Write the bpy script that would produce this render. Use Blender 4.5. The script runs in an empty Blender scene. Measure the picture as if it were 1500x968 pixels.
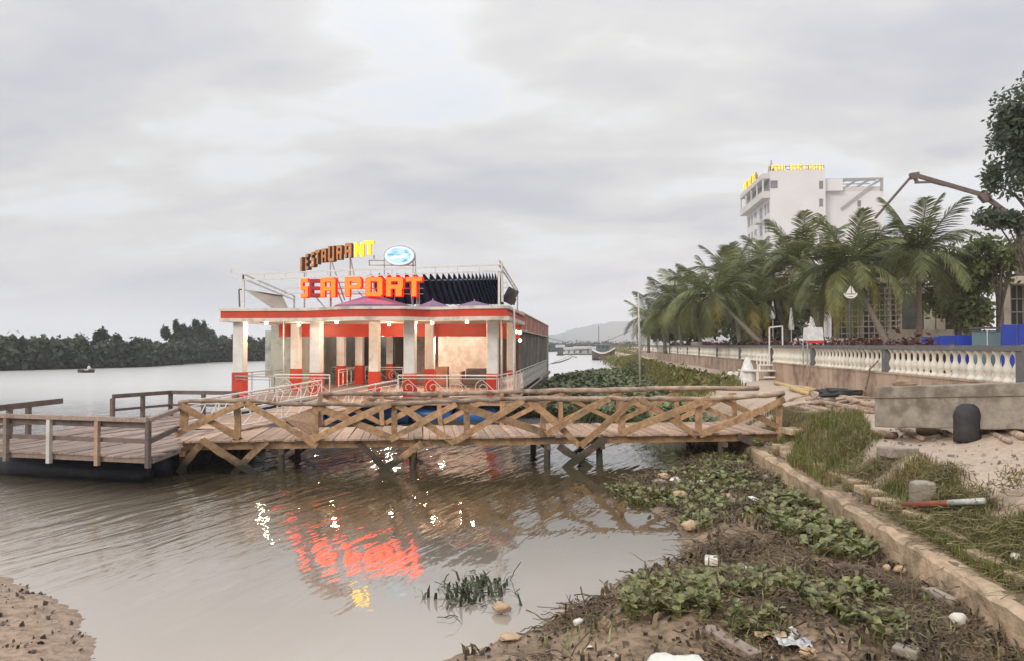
import bpy, math, random
import numpy as np
from mathutils import Vector, Matrix
random.seed(7); rng = np.random.default_rng(7)
S = bpy.context.scene
COL = S.collection
PI = math.pi
R = math.radians

# ------------------------------------------------------------------ camera
FOC = 1100.0; H = 3.3
YAW = math.atan(105/1100); PITCH = math.atan(21/1100)
cam = bpy.data.objects.new('camera', bpy.data.cameras.new('camera')); COL.objects.link(cam)
cam.data.sensor_width = 36; cam.data.lens = 36*FOC/1500
cam.data.clip_start = 0.1; cam.data.clip_end = 20000
cam.location = (0, 0, H); cam.rotation_euler = (PI/2+PITCH, 0, YAW)
S.camera = cam
S.view_settings.view_transform = 'Standard'; S.view_settings.look = 'None'
S.view_settings.exposure = 0.22; S.view_settings.gamma = 1
S.cycles.max_bounces = 8; S.cycles.transparent_max_bounces = 12
S.cycles.volume_bounces = 1; S.cycles.use_denoising = True
S.cycles.sample_clamp_indirect = 6

# ------------------------------------------------------------------ node helper
class NT:
    def __init__(s, nt): s.n = nt.nodes; s.l = nt.links; s.n.clear()
    def add(s, t, ins=None, **kw):
        nd = s.n.new('ShaderNode'+t)
        for k, v in kw.items(): setattr(nd, k, v)
        for k, v in (ins or {}).items():
            sock = nd.inputs[k]
            if isinstance(v, bpy.types.NodeSocket): s.l.new(v, sock)
            else: sock.default_value = v
        return nd
    def math(s, op, a, b=0.0, clamp=False):
        return s.add('Math', {0: a, 1: b}, operation=op, use_clamp=clamp).outputs[0]
    def noise(s, vec, scale=5., detail=5., rough=.55, dist=0.):
        return s.add('TexNoise', {'Vector': vec, 'Scale': scale, 'Detail': detail, 'Roughness': rough, 'Distortion': dist}).outputs['Fac']
    def ramp(s, fac, stops):
        nd = s.n.new('ShaderNodeValToRGB'); s.l.new(fac, nd.inputs[0]); e = nd.color_ramp.elements
        while len(e) < len(stops): e.new(.5)
        for el, (p, c) in zip(e, stops):
            el.position = p; el.color = (c, c, c, 1) if isinstance(c, (int, float)) else (*c, 1)
        return nd.outputs[0]
    def mix(s, f, a, b, mode='MIX'):
        nd = s.n.new('ShaderNodeMix'); nd.data_type = 'RGBA'; nd.blend_type = mode
        for i, v in ((0, f), (6, a), (7, b)):
            if isinstance(v, bpy.types.NodeSocket): s.l.new(v, nd.inputs[i])
            else: nd.inputs[i].default_value = v if i == 0 else (*v[:3], 1)
        return nd.outputs[2]
    def mapping(s, vec, loc=(0,0,0), rot=(0,0,0), scale=(1,1,1)):
        return s.add('Mapping', {'Vector': vec, 'Location': loc, 'Rotation': rot, 'Scale': scale}).outputs[0]

# ------------------------------------------------------------------ world: low sun behind broken overcast
SUN_EL, SUN_AZ = R(28), R(215)      # azimuth clockwise from +Y: behind and left of the camera
W = bpy.data.worlds.new('World'); S.world = W; W.use_nodes = True
n = NT(W.node_tree)
tc = n.add('TexCoord').outputs['Generated']
sky = n.add('TexSky', sky_type='NISHITA', sun_disc=False, sun_elevation=SUN_EL, sun_rotation=SUN_AZ, dust_density=2.0)
skyc = n.mix(1.0, sky.outputs[0], (.09, .09, .09), 'MULTIPLY')
sep = n.add('SeparateXYZ', {0: tc})
zz = n.math('ADD', n.math('MAXIMUM', sep.outputs[2], 0.0), 0.22)
proj = n.add('CombineXYZ', {0: n.math('DIVIDE', sep.outputs[0], zz), 1: n.math('DIVIDE', sep.outputs[1], zz), 2: 0.0}).outputs[0]
wv = n.add('TexNoise', {'Vector': proj, 'Scale': 1.3, 'Detail': 3.0}).outputs['Color']
warp = n.mix(.22, proj, wv, 'ADD')
m1 = n.mapping(warp, loc=(3.1, 1.7, 0), rot=(0, 0, R(14)), scale=(.75, 1.0, 1))
c1 = n.noise(m1, 1.35, 7, .52, .3)
c2 = n.noise(n.mapping(warp, loc=(9, 4, 0), rot=(0, 0, R(-20)), scale=(.7, 1.3, 1)), 3.2, 6, .55, .2)
cl = n.math('ADD', n.math('MULTIPLY', c1, .72), n.math('MULTIPLY', c2, .28))
cloud = n.ramp(cl, [(.36, (.45, .47, .525)), (.43, (.505, .512, .55)), (.485, (.575, .572, .585)), (.53, (.625, .62, .615)), (.58, (.69, .705, .715)), (.64, (.66, .695, .745))])
gap = n.ramp(cl, [(.64, 0.0), (.74, 1.0)])
hor = n.ramp(sep.outputs[2], [(0.0, 1.0), (.16, 0.0)])
cloud = n.mix(n.math('MULTIPLY', hor, .6), cloud, (.70, .695, .71))
fin = n.mix(n.math('MULTIPLY', gap, .35), cloud, skyc)
zup = n.math('MAXIMUM', sep.outputs[2], 0.0)          # an overcast sky is brightest overhead
cie = n.math('ADD', n.math('MULTIPLY', n.math('POWER', zup, 3.2), 2.4), 1.0)
fin = n.add('VectorMath', {0: fin, 'Scale': cie}, operation='SCALE').outputs[0]
bg = n.add('Background', {'Color': fin, 'Strength': 1.0})
n.l.new(bg.outputs[0], n.add('OutputWorld').inputs[0])

sd = bpy.data.lights.new('sun', 'SUN'); sun = bpy.data.objects.new('sun', sd); COL.objects.link(sun)
sd.energy = 1.5; sd.angle = R(18); sd.color = (1, .90, .76)
dv = Vector((math.sin(SUN_AZ)*math.cos(SUN_EL), math.cos(SUN_AZ)*math.cos(SUN_EL), math.sin(SUN_EL)))
sun.rotation_euler = dv.to_track_quat('Z', 'Y').to_euler(); sun.location = (0, 0, 60)

# ------------------------------------------------------------------ turning a pixel of the photograph into a place
def ray(x, y):
    u = x-750; v = 484-y
    fy = FOC*math.cos(PITCH)-v*math.sin(PITCH); fz = FOC*math.sin(PITCH)+v*math.cos(PITCH)
    return (u*math.cos(YAW)-fy*math.sin(YAW), u*math.sin(YAW)+fy*math.cos(YAW), fz)
def atZ(x, y, z=0.0):
    a, b, c = ray(x, y); t = (z-H)/c; return Vector((a*t, b*t, z))
def atY(x, y, Y):
    a, b, c = ray(x, y); t = Y/b; return Vector((a*t, Y, c*t+H))
def atX(x, y, X):
    a, b, c = ray(x, y); t = X/a; return Vector((X, b*t, c*t+H))
def atPlane(x, y, A, B):
    """on the upright plane through ground points A and B"""
    a, b, c = ray(x, y); nx, ny = (B[1]-A[1]), -(B[0]-A[0])
    t = (nx*A[0]+ny*A[1])/(nx*a+ny*b); return Vector((a*t, b*t, c*t+H))

# ------------------------------------------------------------------ materials
MATS = {}
def mat(name, c1, c2=None, scale=4., rough=.8, bump=.0, bscale=None, metal=0., rnd=0., detail=6., stretch=(1,1,1),
        island=0., lo=.35, hi=.65, dirt=None, dscale=1.2, dlo=.5, dhi=.68, spec=.5, world=False, trans=0., wet=None):
    m = bpy.data.materials.new(name); m.use_nodes = True; n = NT(m.node_tree)
    if world: vec = n.add('NewGeometry').outputs['Position']
    else:
        vec = n.add('TexCoord').outputs['Object']
    oi = n.add('ObjectInfo').outputs['Random']
    if rnd:
        off = n.add('CombineXYZ', {0: n.math('MULTIPLY', oi, 37.), 1: n.math('MULTIPLY', oi, 91.), 2: n.math('MULTIPLY', oi, 13.)}).outputs[0]
        vec = n.add('VectorMath', {0: vec, 1: off}, operation='ADD').outputs[0]
    v2 = n.mapping(vec, scale=stretch)
    c2 = c2 or tuple(x*.72 for x in c1)
    f = n.noise(v2, scale, detail, .6)
    col = n.mix(n.ramp(f, [(lo, 0.), (hi, 1.)]), c1, c2)
    if dirt:
        g = n.noise(vec, dscale, 7., .65)
        col = n.mix(n.ramp(g, [(dlo, 0.), (dhi, 1.)]), col, dirt)
    if rnd:
        val = n.math('ADD', n.math('MULTIPLY', oi, 2*rnd), 1-rnd)
        col = n.add('HueSaturation', {'Color': col, 'Value': val}).outputs[0]
    if island:
        ri = n.add('NewGeometry').outputs['Random Per Island']
        val = n.math('ADD', n.math('MULTIPLY', ri, 2*island), 1-island)
        hu = n.math('ADD', n.math('MULTIPLY', ri, .05), .475)
        col = n.add('HueSaturation', {'Color': col, 'Value': val, 'Hue': hu}).outputs[0]
    if wet:      # slime and damp below the tide mark
        z_ = n.add('SeparateXYZ', {0: n.add('NewGeometry').outputs['Position']}).outputs[2]
        z_ = n.math('ADD', z_, n.math('MULTIPLY', f, -.25))
        col = n.mix(n.ramp(z_, [(wet-.12 if wet > .12 else 0., 1.), (wet+.1, 0.)]), col, (.045,.042,.026))
    p = n.add('BsdfPrincipled', {'Base Color': col, 'Roughness': rough, 'Metallic': metal, 'Specular IOR Level': spec})
    if bump:
        b = n.add('Bump', {'Height': n.noise(v2, bscale or scale*3, 6., .6), 'Strength': bump, 'Distance': .05})
        n.l.new(b.outputs[0], p.inputs['Normal'])
    out = p.outputs[0]
    if trans:
        t = n.add('BsdfTranslucent', {'Color': col})
        out = n.add('MixShader', {0: trans, 1: out, 2: t.outputs[0]}).outputs[0]
    n.l.new(out, n.add('OutputMaterial').inputs[0])
    MATS[name] = m; return m
def glow(name, c, s):
    m = bpy.data.materials.new(name); m.use_nodes = True; n = NT(m.node_tree)
    e = n.add('Emission', {'Color': (*c, 1), 'Strength': s}); n.l.new(e.outputs[0], n.add('OutputMaterial').inputs[0])
    MATS[name] = m; return m

mat('plank', (.50,.35,.25), (.35,.235,.165), 3, .85, .25, 14, rnd=.25, stretch=(6,.6,6), dirt=(.14,.10,.08), dscale=2.2, dlo=.6, dhi=.8)
mat('plank_grey', (.36,.275,.225), (.24,.18,.15), 3, .85, .25, 14, rnd=.28, stretch=(6,.6,6), dirt=(.12,.09,.08), dscale=2.2, dlo=.55, dhi=.8)
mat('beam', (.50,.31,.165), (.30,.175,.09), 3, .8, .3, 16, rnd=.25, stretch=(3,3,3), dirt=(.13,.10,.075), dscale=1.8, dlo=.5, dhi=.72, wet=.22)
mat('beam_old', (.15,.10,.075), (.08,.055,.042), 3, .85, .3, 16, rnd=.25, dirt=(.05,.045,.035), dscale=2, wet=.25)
mat('log', (.50,.39,.30), (.26,.17,.12), 2.5, .85, .35, 20, rnd=.2, stretch=(1,4,4), dirt=(.13,.085,.065), dscale=3, dlo=.5, dhi=.7)
mat('rail_wood', (.17,.13,.115), (.10,.075,.068), 3, .8, .25, 18, rnd=.2)
mat('white_paint', (.74,.72,.69), (.64,.61,.57), 3, .5, .05, 20, dirt=(.42,.36,.30), dscale=1.6, dlo=.58, dhi=.78)
mat('white_wood', (.62,.60,.56), (.45,.42,.38), 4, .6, .1, 20)
mat('white_steel', (.76,.74,.70), (.62,.58,.53), 9, .4, .0, dirt=(.36,.22,.13), dscale=6, dlo=.62, dhi=.75)
mat('grey_steel', (.42,.41,.41), (.30,.29,.29), 6, .5, rnd=.1)
mat('dark_steel', (.10,.09,.09), (.06,.055,.055), 6, .5)
mat('red_paint', (.60,.048,.014), (.48,.036,.012), 2, .45, .05, 12, dirt=(.34,.055,.03), dscale=2.3, dlo=.52, dhi=.75)
mat('red_panel', (.50,.13,.085), (.40,.09,.06), 2, .5, .05, dirt=(.30,.16,.12))
mat('trim', (.70,.64,.58), (.60,.54,.48), 2, .6, .03, dirt=(.40,.34,.29), dscale=2)
mat('ceiling_board', (.50,.40,.34), (.42,.33,.27), 2, .7)
mat('olive_wall', (.40,.42,.36), (.32,.34,.29), 1.5, .75, .1, 8, dirt=(.18,.18,.15), dscale=.9)
mat('brown_wall', (.26,.20,.165), (.16,.13,.11), 1.2, .8, .1, 8, dirt=(.085,.075,.07), dscale=.7, dlo=.42, dhi=.62, stretch=(1,1,.35))
mat('marble', (.70,.66,.58), (.54,.49,.41), 2.2, .3, .0, lo=.45, hi=.6, detail=9)
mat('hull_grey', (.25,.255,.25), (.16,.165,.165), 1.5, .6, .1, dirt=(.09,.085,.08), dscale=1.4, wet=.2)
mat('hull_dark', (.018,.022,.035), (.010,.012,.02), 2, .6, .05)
mat('barrel_blue', (.015,.10,.30), (.012,.07,.22), 3, .38, dirt=(.10,.10,.10), dscale=3, dlo=.6, dhi=.75, rnd=.2)
mat('barrel_navy', (.010,.014,.028), (.007,.009,.018), 3, .6, dirt=(.03,.035,.04), dscale=3, rnd=.2)
mat('navy_cloth', (.022,.032,.085), (.014,.02,.055), 4, .8, .1, trans=.06)
mat('purple_cloth', (.34,.23,.36), (.26,.17,.29), 2, .8, .05, trans=.2)
mat('beige_cloth', (.50,.44,.37), (.42,.36,.30), 2, .85, .1, trans=.2)
mat('floor_board', (.34,.235,.19), (.25,.17,.135), 3, .45, .1, rnd=.2, stretch=(4,1,1))
mat('wood_brown', (.22,.085,.045), (.14,.055,.03), 4, .5)
mat('sofa_cloth', (.085,.07,.06), (.05,.042,.038), 6, .85)
mat('dark_interior', (.055,.035,.035), (.035,.025,.025), 2, .7)
mat('letter_brown', (.66,.26,.07), (.52,.19,.05), 4, .5)
mat('letter_side', (.085,.055,.045), (.06,.035,.03), 4, .6)
mat('letter_dark_red', (.42,.010,.025), (.34,.010,.025), 4, .5)
mat('concrete', (.36,.315,.26), (.22,.19,.155), 3, .9, .35, 18, rnd=.12, dirt=(.15,.125,.10), dscale=1.5, dlo=.5, dhi=.72)
mat('quay_concrete', (.54,.41,.28), (.38,.275,.18), 3.5, .9, .7, 14, rnd=.14, dirt=(.15,.12,.075), dscale=1.6, dlo=.47, dhi=.66, world=True)
mat('seawall', (.50,.385,.30), (.36,.26,.195), 1.2, .9, .25, 12, stretch=(1,2.6,.18), dirt=(.20,.135,.095), dscale=.9, dlo=.46, dhi=.66, world=True)
mat('baluster_white', (.70,.68,.60), (.60,.57,.49), 3, .6, .05, rnd=.1, dirt=(.42,.37,.29), dscale=5, dlo=.6, dhi=.8)
mat('grey_rail', (.15,.15,.155), (.11,.11,.115), 2, .75, .1, 12, dirt=(.21,.20,.19), dscale=2)
mat('hotel_white', (.68,.68,.695), (.63,.63,.65), .25, .75, dirt=(.60,.60,.61), dscale=.15, dlo=.55, dhi=.8)
mat('hotel_cream', (.60,.585,.575), (.52,.51,.495), .3, .75)
mat('window_glass', (.10,.11,.13), (.06,.065,.08), .3, .15)
mat('window_shade', (.25,.25,.26), (.16,.16,.17), .5, .3)
mat('scaffold', (.42,.37,.31), (.28,.24,.2), .8, .6)
mat('cream_concrete', (.52,.48,.38), (.40,.36,.28), .8, .85, .1, dirt=(.3,.26,.2))
mat('shadow_net', (.085,.085,.08), (.05,.05,.05), 2, .9)
mat('hoarding', (.015,.045,.36), (.012,.035,.28), 1, .45, rnd=.15)
mat('green_panel', (.16,.24,.25), (.11,.17,.18), 1, .3)
mat('palm_green', (.165,.18,.06), (.095,.118,.045), .5, .6, rnd=.45, island=.35, trans=.3)
mat('palm_yellow', (.42,.31,.07), (.20,.20,.055), 1.2, .6, rnd=.2, island=.3, trans=.2)
mat('palm_trunk', (.20,.165,.13), (.11,.09,.07), 5, .9, .4, 12, stretch=(1,1,6))
mat('leaf_dark', (.065,.080,.036), (.040,.054,.028), .5, .65, island=.45, trans=.15)
mat('leaf_tree', (.105,.130,.080), (.065,.090,.062), .9, .6, island=.45, trans=.35)
mat('leaf_fresh', (.16,.19,.07), (.10,.13,.05), .8, .6, island=.4, trans=.3)
mat('mangrove', (.050,.062,.030), (.028,.038,.023), .12, .7, island=.35, world=True, trans=.1)
mat('mangrove_pale', (.060,.072,.036), (.04,.05,.03), .2, .7, island=.35, trans=.1)
mat('hedge_red', (.085,.018,.018), (.05,.02,.015), 2, .7, island=.5)
mat('bark', (.13,.105,.085), (.07,.055,.045), 5, .9, .5, 14)
mat('hyacinth', (.27,.275,.10), (.085,.098,.032), 7., .38, island=.28, world=True, trans=.2, lo=.38, hi=.62, dirt=(.17,.12,.05), dscale=4.5, dlo=.54, dhi=.66)
mat('hyacinth_far', (.155,.175,.065), (.075,.095,.038), .5, .55, island=.5, world=True, trans=.15)
mat('dead_stem', (.145,.10,.058), (.075,.052,.032), 2, .8, island=.55, world=True)
mat('grass_green', (.19,.195,.04), (.115,.13,.036), 1.2, .7, island=.5, world=True, trans=.25, dirt=(.22,.165,.075), dscale=1.5, dlo=.46, dhi=.62)
mat('grass_dry', (.24,.19,.095), (.13,.125,.05), 1.6, .8, island=.5, world=True, trans=.2)
mat('shore_mud', (.045,.042,.032), (.03,.032,.024), .3, .9, world=True)
mat('foam', (.72,.69,.62), (.58,.53,.45), 8, .7, .1)
mat('foam_tan', (.52,.38,.24), (.40,.28,.17), 8, .8, .2)
mat('plastic_clear', (.55,.56,.55), (.42,.43,.42), 8, .3)
mat('coconut', (.33,.24,.16), (.20,.14,.09), 6, .8, .3)
mat('black_rubber', (.022,.022,.024), (.035,.035,.036), 6, .7, .3)
mat('bamboo', (.62,.45,.20), (.48,.33,.14), 3, .5, .1)
mat('sack_white', (.74,.74,.68), (.62,.61,.54), 5, .7, .15)
mat('hill', (.10,.12,.10), (.08,.09,.08), .01, .9)
mat('boat_hull', (.10,.045,.045), (.06,.035,.04), 1.2, .6)
mat('boat_cabin', (.13,.17,.20), (.08,.11,.14), 1, .6)
mat('skin', (.32,.18,.12), None, 5, .6)
mat('cloth_white', (.75,.75,.74), None, 5, .8)
mat('cloth_dark', (.04,.04,.05), None, 5, .8)
mat('plastic_white', (.78,.77,.74), (.70,.68,.64), 5, .4)
mat('rust_red', (.30,.065,.035), (.20,.05,.03), 6, .6, .1)
mat('boom_steel', (.16,.11,.10), (.11,.08,.075), 2, .5)
mat('roof_tin', (.36,.36,.35), (.25,.25,.25), .8, .5)
glow('lit_face_red', (1.0, .036, .0065), 9.0)
glow('lit_side_red', (1.0, .012, .004), 1.6)
glow('lit_yellow', (1.0, .62, .03), 3.2)
glow('lit_yellow_side', (1.0, .42, .02), 1.0)
glow('lamp_warm', (1.0, .80, .55), 4.5)
glow('tube_white', (1.0, .86, .74), 9.0)
glow('hotel_side', (1.0, .16, .01), .45)
glow('hotel_lit', (1.0, .74, .10), 1.5)

# ------------------------------------------------------------------ mesh builder
class MB:
    def __init__(s): s.v = []; s.f = []
    def quad(s, *p):
        i = len(s.v); s.v += [tuple(q) for q in p]; s.f.append(tuple(range(i, i+len(p))))
    def box(s, c, d, rz=0.):
        x, y, z = [k/2 for k in d]; i = len(s.v); ca, sa = math.cos(rz), math.sin(rz)
        for a, b, e in ((-x,-y,-z),(x,-y,-z),(x,y,-z),(-x,y,-z),(-x,-y,z),(x,-y,z),(x,y,z),(-x,y,z)):
            s.v.append((c[0]+a*ca-b*sa, c[1]+a*sa+b*ca, c[2]+e))
        for q in ((0,3,2,1),(4,5,6,7),(0,1,5,4),(1,2,6,5),(2,3,7,6),(3,0,4,7)): s.f.append(tuple(i+k for k in q))
        return s
    def bx(s, x0, x1, y0, y1, z0, z1): return s.box(((x0+x1)/2,(y0+y1)/2,(z0+z1)/2),(x1-x0,y1-y0,z1-z0))
    def bar(s, a, b, w, h, up=(0,0,1)):
        a, b = Vector(a), Vector(b); d = (b-a).normalized(); u = Vector(up)
        if abs(d.dot(u)) > .97: u = Vector((0,1,0))
        r = d.cross(u).normalized(); u = r.cross(d); i = len(s.v)
        for p in (a, b):
            for q, t in ((-1,-1),(1,-1),(1,1),(-1,1)): s.v.append(tuple(p+r*q*w/2+u*t*h/2))
        for q in ((0,1,2,3),(7,6,5,4),(0,4,5,1),(1,5,6,2),(2,6,7,3),(3,7,4,0)): s.f.append(tuple(i+k for k in q))
        return s
    def tube(s, pts, rad, n=8, cap=True):
        pts = [Vector(p) for p in pts]; rad = rad if isinstance(rad, (list, tuple)) else [rad]*len(pts)
        i0 = len(s.v); u = None
        for k, p in enumerate(pts):
            d = (pts[min(k+1,len(pts)-1)]-pts[max(k-1,0)]).normalized()
            if u is None: u = d.orthogonal().normalized()
            else:
                u = u-d*u.dot(d)
                u = u.normalized() if u.length > 1e-5 else d.orthogonal().normalized()
            w = d.cross(u)
            for j in range(n):
                a = 2*PI*j/n; s.v.append(tuple(p+(u*math.cos(a)+w*math.sin(a))*rad[k]))
        for k in range(len(pts)-1):
            for j in range(n):
                a = i0+k*n+j; b = i0+k*n+(j+1)%n; s.f.append((a,b,b+n,a+n))
        if cap:
            s.f.append(tuple(i0+j for j in reversed(range(n)))); e = i0+(len(pts)-1)*n; s.f.append(tuple(e+j for j in range(n)))
        return s
    def lathe(s, prof, c=(0,0,0), n=12, sx=1, sy=1):
        i0 = len(s.v)
        for r, z in prof:
            for j in range(n):
                a = 2*PI*j/n; s.v.append((c[0]+r*math.cos(a)*sx, c[1]+r*math.sin(a)*sy, c[2]+z))
        for k in range(len(prof)-1):
            for j in range(n):
                a = i0+k*n+j; b = i0+k*n+(j+1)%n; s.f.append((a,b,b+n,a+n))
        s.f.append(tuple(i0+j for j in reversed(range(n)))); e = i0+(len(prof)-1)*n; s.f.append(tuple(e+j for j in range(n)))
        return s
    def prism(s, poly, z0, z1):
        i = len(s.v); m = len(poly)
        for z in (z0, z1):
            for p in poly: s.v.append((p[0], p[1], z))
        s.f.append(tuple(i+k for k in reversed(range(m)))); s.f.append(tuple(i+m+k for k in range(m)))
        for k in range(m): s.f.append((i+k, i+(k+1)%m, i+m+(k+1)%m, i+m+k))
        return s
    def blob(s, c, r, n=8, m=6, jit=.15, sd=0):
        rr = random.Random(sd); i0 = len(s.v)
        s.v.append((c[0], c[1], c[2]-r[2]))
        for k in range(1, m):
            t = PI*k/m
            for j in range(n):
                a = 2*PI*j/n; q = 1+rr.uniform(-jit, jit)
                s.v.append((c[0]+r[0]*q*math.sin(t)*math.cos(a), c[1]+r[1]*q*math.sin(t)*math.sin(a), c[2]-r[2]*q*math.cos(t)))
        s.v.append((c[0], c[1], c[2]+r[2])); e = len(s.v)-1
        for j in range(n): s.f.append((i0, i0+1+(j+1)%n, i0+1+j)); s.f.append((e, e-n+j, e-n+(j+1)%n))
        for k in range(m-2):
            for j in range(n):
                a = i0+1+k*n+j; b = i0+1+k*n+(j+1)%n; s.f.append((a,b,b+n,a+n))
        return s
    def mesh(s, name, m, o=(0,0,0), smooth=False):
        me = bpy.data.meshes.new(name)
        me.from_pydata([(x-o[0], y-o[1], z-o[2]) for x, y, z in s.v], [], s.f); me.update()
        if m: me.materials.append(MATS[m] if isinstance(m, str) else m)
        if smooth: me.polygons.foreach_set('use_smooth', [True]*len(me.polygons))
        return me
    def build(s, name, m, parent=None, smooth=False, bevel=0.):
        o = origin(parent); me = s.mesh(name, m, o, smooth)
        ob = bpy.data.objects.new(name, me); COL.objects.link(ob)
        if parent: ob.parent = parent
        if bevel:
            md = ob.modifiers.new('bevel', 'BEVEL'); md.width = bevel; md.segments = 2; md.limit_method = 'ANGLE'
        return ob
def origin(o):
    v = Vector((0,0,0))
    while o: v = v+o.location; o = o.parent
    return v
def tag(o, label=None, cat=None, group=None, kind=None):
    if label: o['label'] = label
    if cat: o['category'] = cat
    if group: o['group'] = group
    if kind: o['kind'] = kind
    return o
def thing(name, label, cat, loc=(0,0,0), group=None):
    o = bpy.data.objects.new(name, None); COL.objects.link(o); o.location = loc; o.empty_display_size = .3
    return tag(o, label, cat, group)
def inst(name, me, parent, loc, rot=(0,0,0), sc=(1,1,1)):
    o = bpy.data.objects.new(name, me); COL.objects.link(o); o.parent = parent
    o.location = Vector(loc)-origin(parent); o.rotation_euler = rot; o.scale = sc; return o
def copy_tree(o, parent=None):
    c = o.copy(); COL.objects.link(c); c.parent = parent
    for ch in [x for x in bpy.data.objects if x.parent == o]: copy_tree(ch, c)
    return c
def npmesh(name, V, F, m, smooth=False):
    """V (n,3), F (k,m) faces of one size"""
    me = bpy.data.meshes.new(name); k, q = F.shape
    me.vertices.add(len(V)); me.vertices.foreach_set('co', V.astype(np.float32).ravel())
    me.loops.add(k*q); me.loops.foreach_set('vertex_index', F.astype(np.int32).ravel())
    me.polygons.add(k); me.polygons.foreach_set('loop_start', np.arange(0, k*q, q, dtype=np.int32))
    me.polygons.foreach_set('loop_total', np.full(k, q, dtype=np.int32))
    if smooth: me.polygons.foreach_set('use_smooth', np.ones(k, dtype=bool))
    me.materials.append(MATS[m] if isinstance(m, str) else m); me.update(); me.validate(); return me
def npobj(name, me, parent=None):
    o = bpy.data.objects.new(name, me); COL.objects.link(o)
    if parent: o.parent = parent
    return o
# value noise in numpy for the terrain
_g = rng.random((256, 256))
def vnoise(x, y):
    xi = np.floor(x).astype(int); yi = np.floor(y).astype(int); fx = x-xi; fy = y-yi
    fx = fx*fx*(3-2*fx); fy = fy*fy*(3-2*fy); a = _g[xi & 255, yi & 255]; b = _g[(xi+1) & 255, yi & 255]
    c = _g[xi & 255, (yi+1) & 255]; d = _g[(xi+1) & 255, (yi+1) & 255]
    return (a*(1-fx)+b*fx)*(1-fy)+(c*(1-fx)+d*fx)*fy-.5
def fbm(x, y, o=4):
    t = 0; a = 1.
    for k in range(o): t = t+a*vnoise(x*2**k+17*k, y*2**k+31*k); a *= .5
    return t
def inpoly(x, y, P):
    c = np.zeros(np.shape(x), bool); j = len(P)-1
    for i in range(len(P)):
        xi, yi = P[i][:2]; xj, yj = P[j][:2]
        with np.errstate(divide='ignore', invalid='ignore'):
            m = ((yi > y) != (yj > y)) & (x < (xj-xi)*(y-yi)/((yj-yi) if yj != yi else 1e-9)+xi)
        c ^= m; j = i
    return c
def dpoly(x, y, P, closed=True):
    d = np.full(np.shape(x), 1e9); m = len(P)
    for i in range(m if closed else m-1):
        ax, ay = P[i][:2]; bx_, by = P[(i+1) % m][:2]; ex, ey = bx_-ax, by-ay
        t = np.clip(((x-ax)*ex+(y-ay)*ey)/(ex*ex+ey*ey+1e-9), 0, 1)
        d = np.minimum(d, np.hypot(x-ax-t*ex, y-ay-t*ey))
    return d
def sm(a, b, x): t = np.clip((x-a)/(b-a), 0, 1); return t*t*(3-2*t)

# ------------------------------------------------------------------ terrain and water
QX = 4.62        # face of the low quay wall
WX = 9.5         # face of the sea wall
shore_px = [(600,990),(640,968),(700,948),(760,932),(830,905),(880,880),(905,862),(930,846),(1000,822),(1022,798),(1000,772),(960,744),(930,722),(905,708),(960,697),(1000,688),(1018,672),(1008,655)]
SH = [(-3.0, 5.5)]+[tuple(atZ(*p)[:2]) for p in shore_px]+[(3.6,27),(3.7,40),(3.9,80),(4.0,130),(4.7,130),(4.7,5.5)]
LB = [(-8.6,10.0)]+[tuple(atZ(*p)[:2]) for p in ((0,850),(40,860),(75,880),(100,905),(128,925),(140,968))]+[(-4.3,6.6),(-3.6,5.0),(-12,5.0),(-11,9.6)]
def ground(x, y):
    x = np.asarray(x, float); y = np.asarray(y, float)
    base = np.full(x.shape, -.9)
    def bank(P, top, slope):
        ins = inpoly(x, y, P); d = dpoly(x, y, P)*np.where(ins, 1, -1)
        return np.where(ins, np.minimum(top, .02+d*slope), np.maximum(-.9, d*.25))
    d0 = fbm(x*.9, y*.9)*.14
    h = bank(SH, .16, .09)
    h = np.maximum(h, bank(LB, .3, .12))
    near = 1.5*sm(6.4, 3.0, y)            # the bank the photographer stands on
    h = np.maximum(h, np.where(y < 6.4, near, h))
    wob = fbm(x*2.1, y*2.1)*.075+fbm(x*7, y*7, 3)*.03
    mask = (np.abs(x) < 16) & (y < 60)
    h = h+np.where(mask & (h > -.25), wob, 0)
    # mounds of silt and dead weed on the mud
    for px, py, rr, hh in ((1080,792,.75,.22),(1000,905,.8,.16),(1140,905,.9,.2),(1250,870,.7,.12),(1090,700,.8,.12),(900,900,.5,.10)):
        c = atZ(px, py, .1); h = h+hh*np.exp(-((x-c[0])**2+((y-c[1])*.8)**2)/rr**2)*(h > -.2)
    bankz = .46+sm(5.0, 6.5, x)*.72+fbm(x*.8+5, y*.8, 4)*.10+fbm(x*5, y*5, 3)*.035
    bankz = bankz+.36*sm(7.0, 9.1, x)
    h = np.where(x > QX+.15, bankz, h)
    h = np.where(x > WX+.12, 2.40, h)
    return h
def axis(core0, core1, st, far0, far1, g=1.22):
    a = list(np.arange(core0, core1, st)); s = st; p = core0; L = []
    while p > far0: s *= g; p -= s; L.append(p)
    s = st; p = a[-1]; Rr = []
    while p < far1: s *= g; p += s; Rr.append(p)
    return L[::-1]+a+Rr
xs = sorted(set([round(v, 3) for v in axis(-9.5, 8.0, .09, -4000, 4000)]+[QX+.14, QX+.16, WX+.11, WX+.13]))
ys = axis(5.0, 25.0, .09, -60, 4000, 1.09)
XX, YY = np.meshgrid(xs, ys); ZZ = ground(XX, YY)
nx, ny = len(xs), len(ys)
V = np.stack([XX.ravel(), YY.ravel(), ZZ.ravel()], 1)
I = (np.arange(ny-1)[:, None]*nx+np.arange(nx-1)[None, :]).ravel()
F = np.stack([I, I+1, I+1+nx, I+nx], 1)
gm = bpy.data.materials.new('ground'); gm.use_nodes = True; n = NT(gm.node_tree); MATS['ground'] = gm
pos = n.add('NewGeometry').outputs['Position']; sp = n.add('SeparateXYZ', {0: pos})
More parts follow.
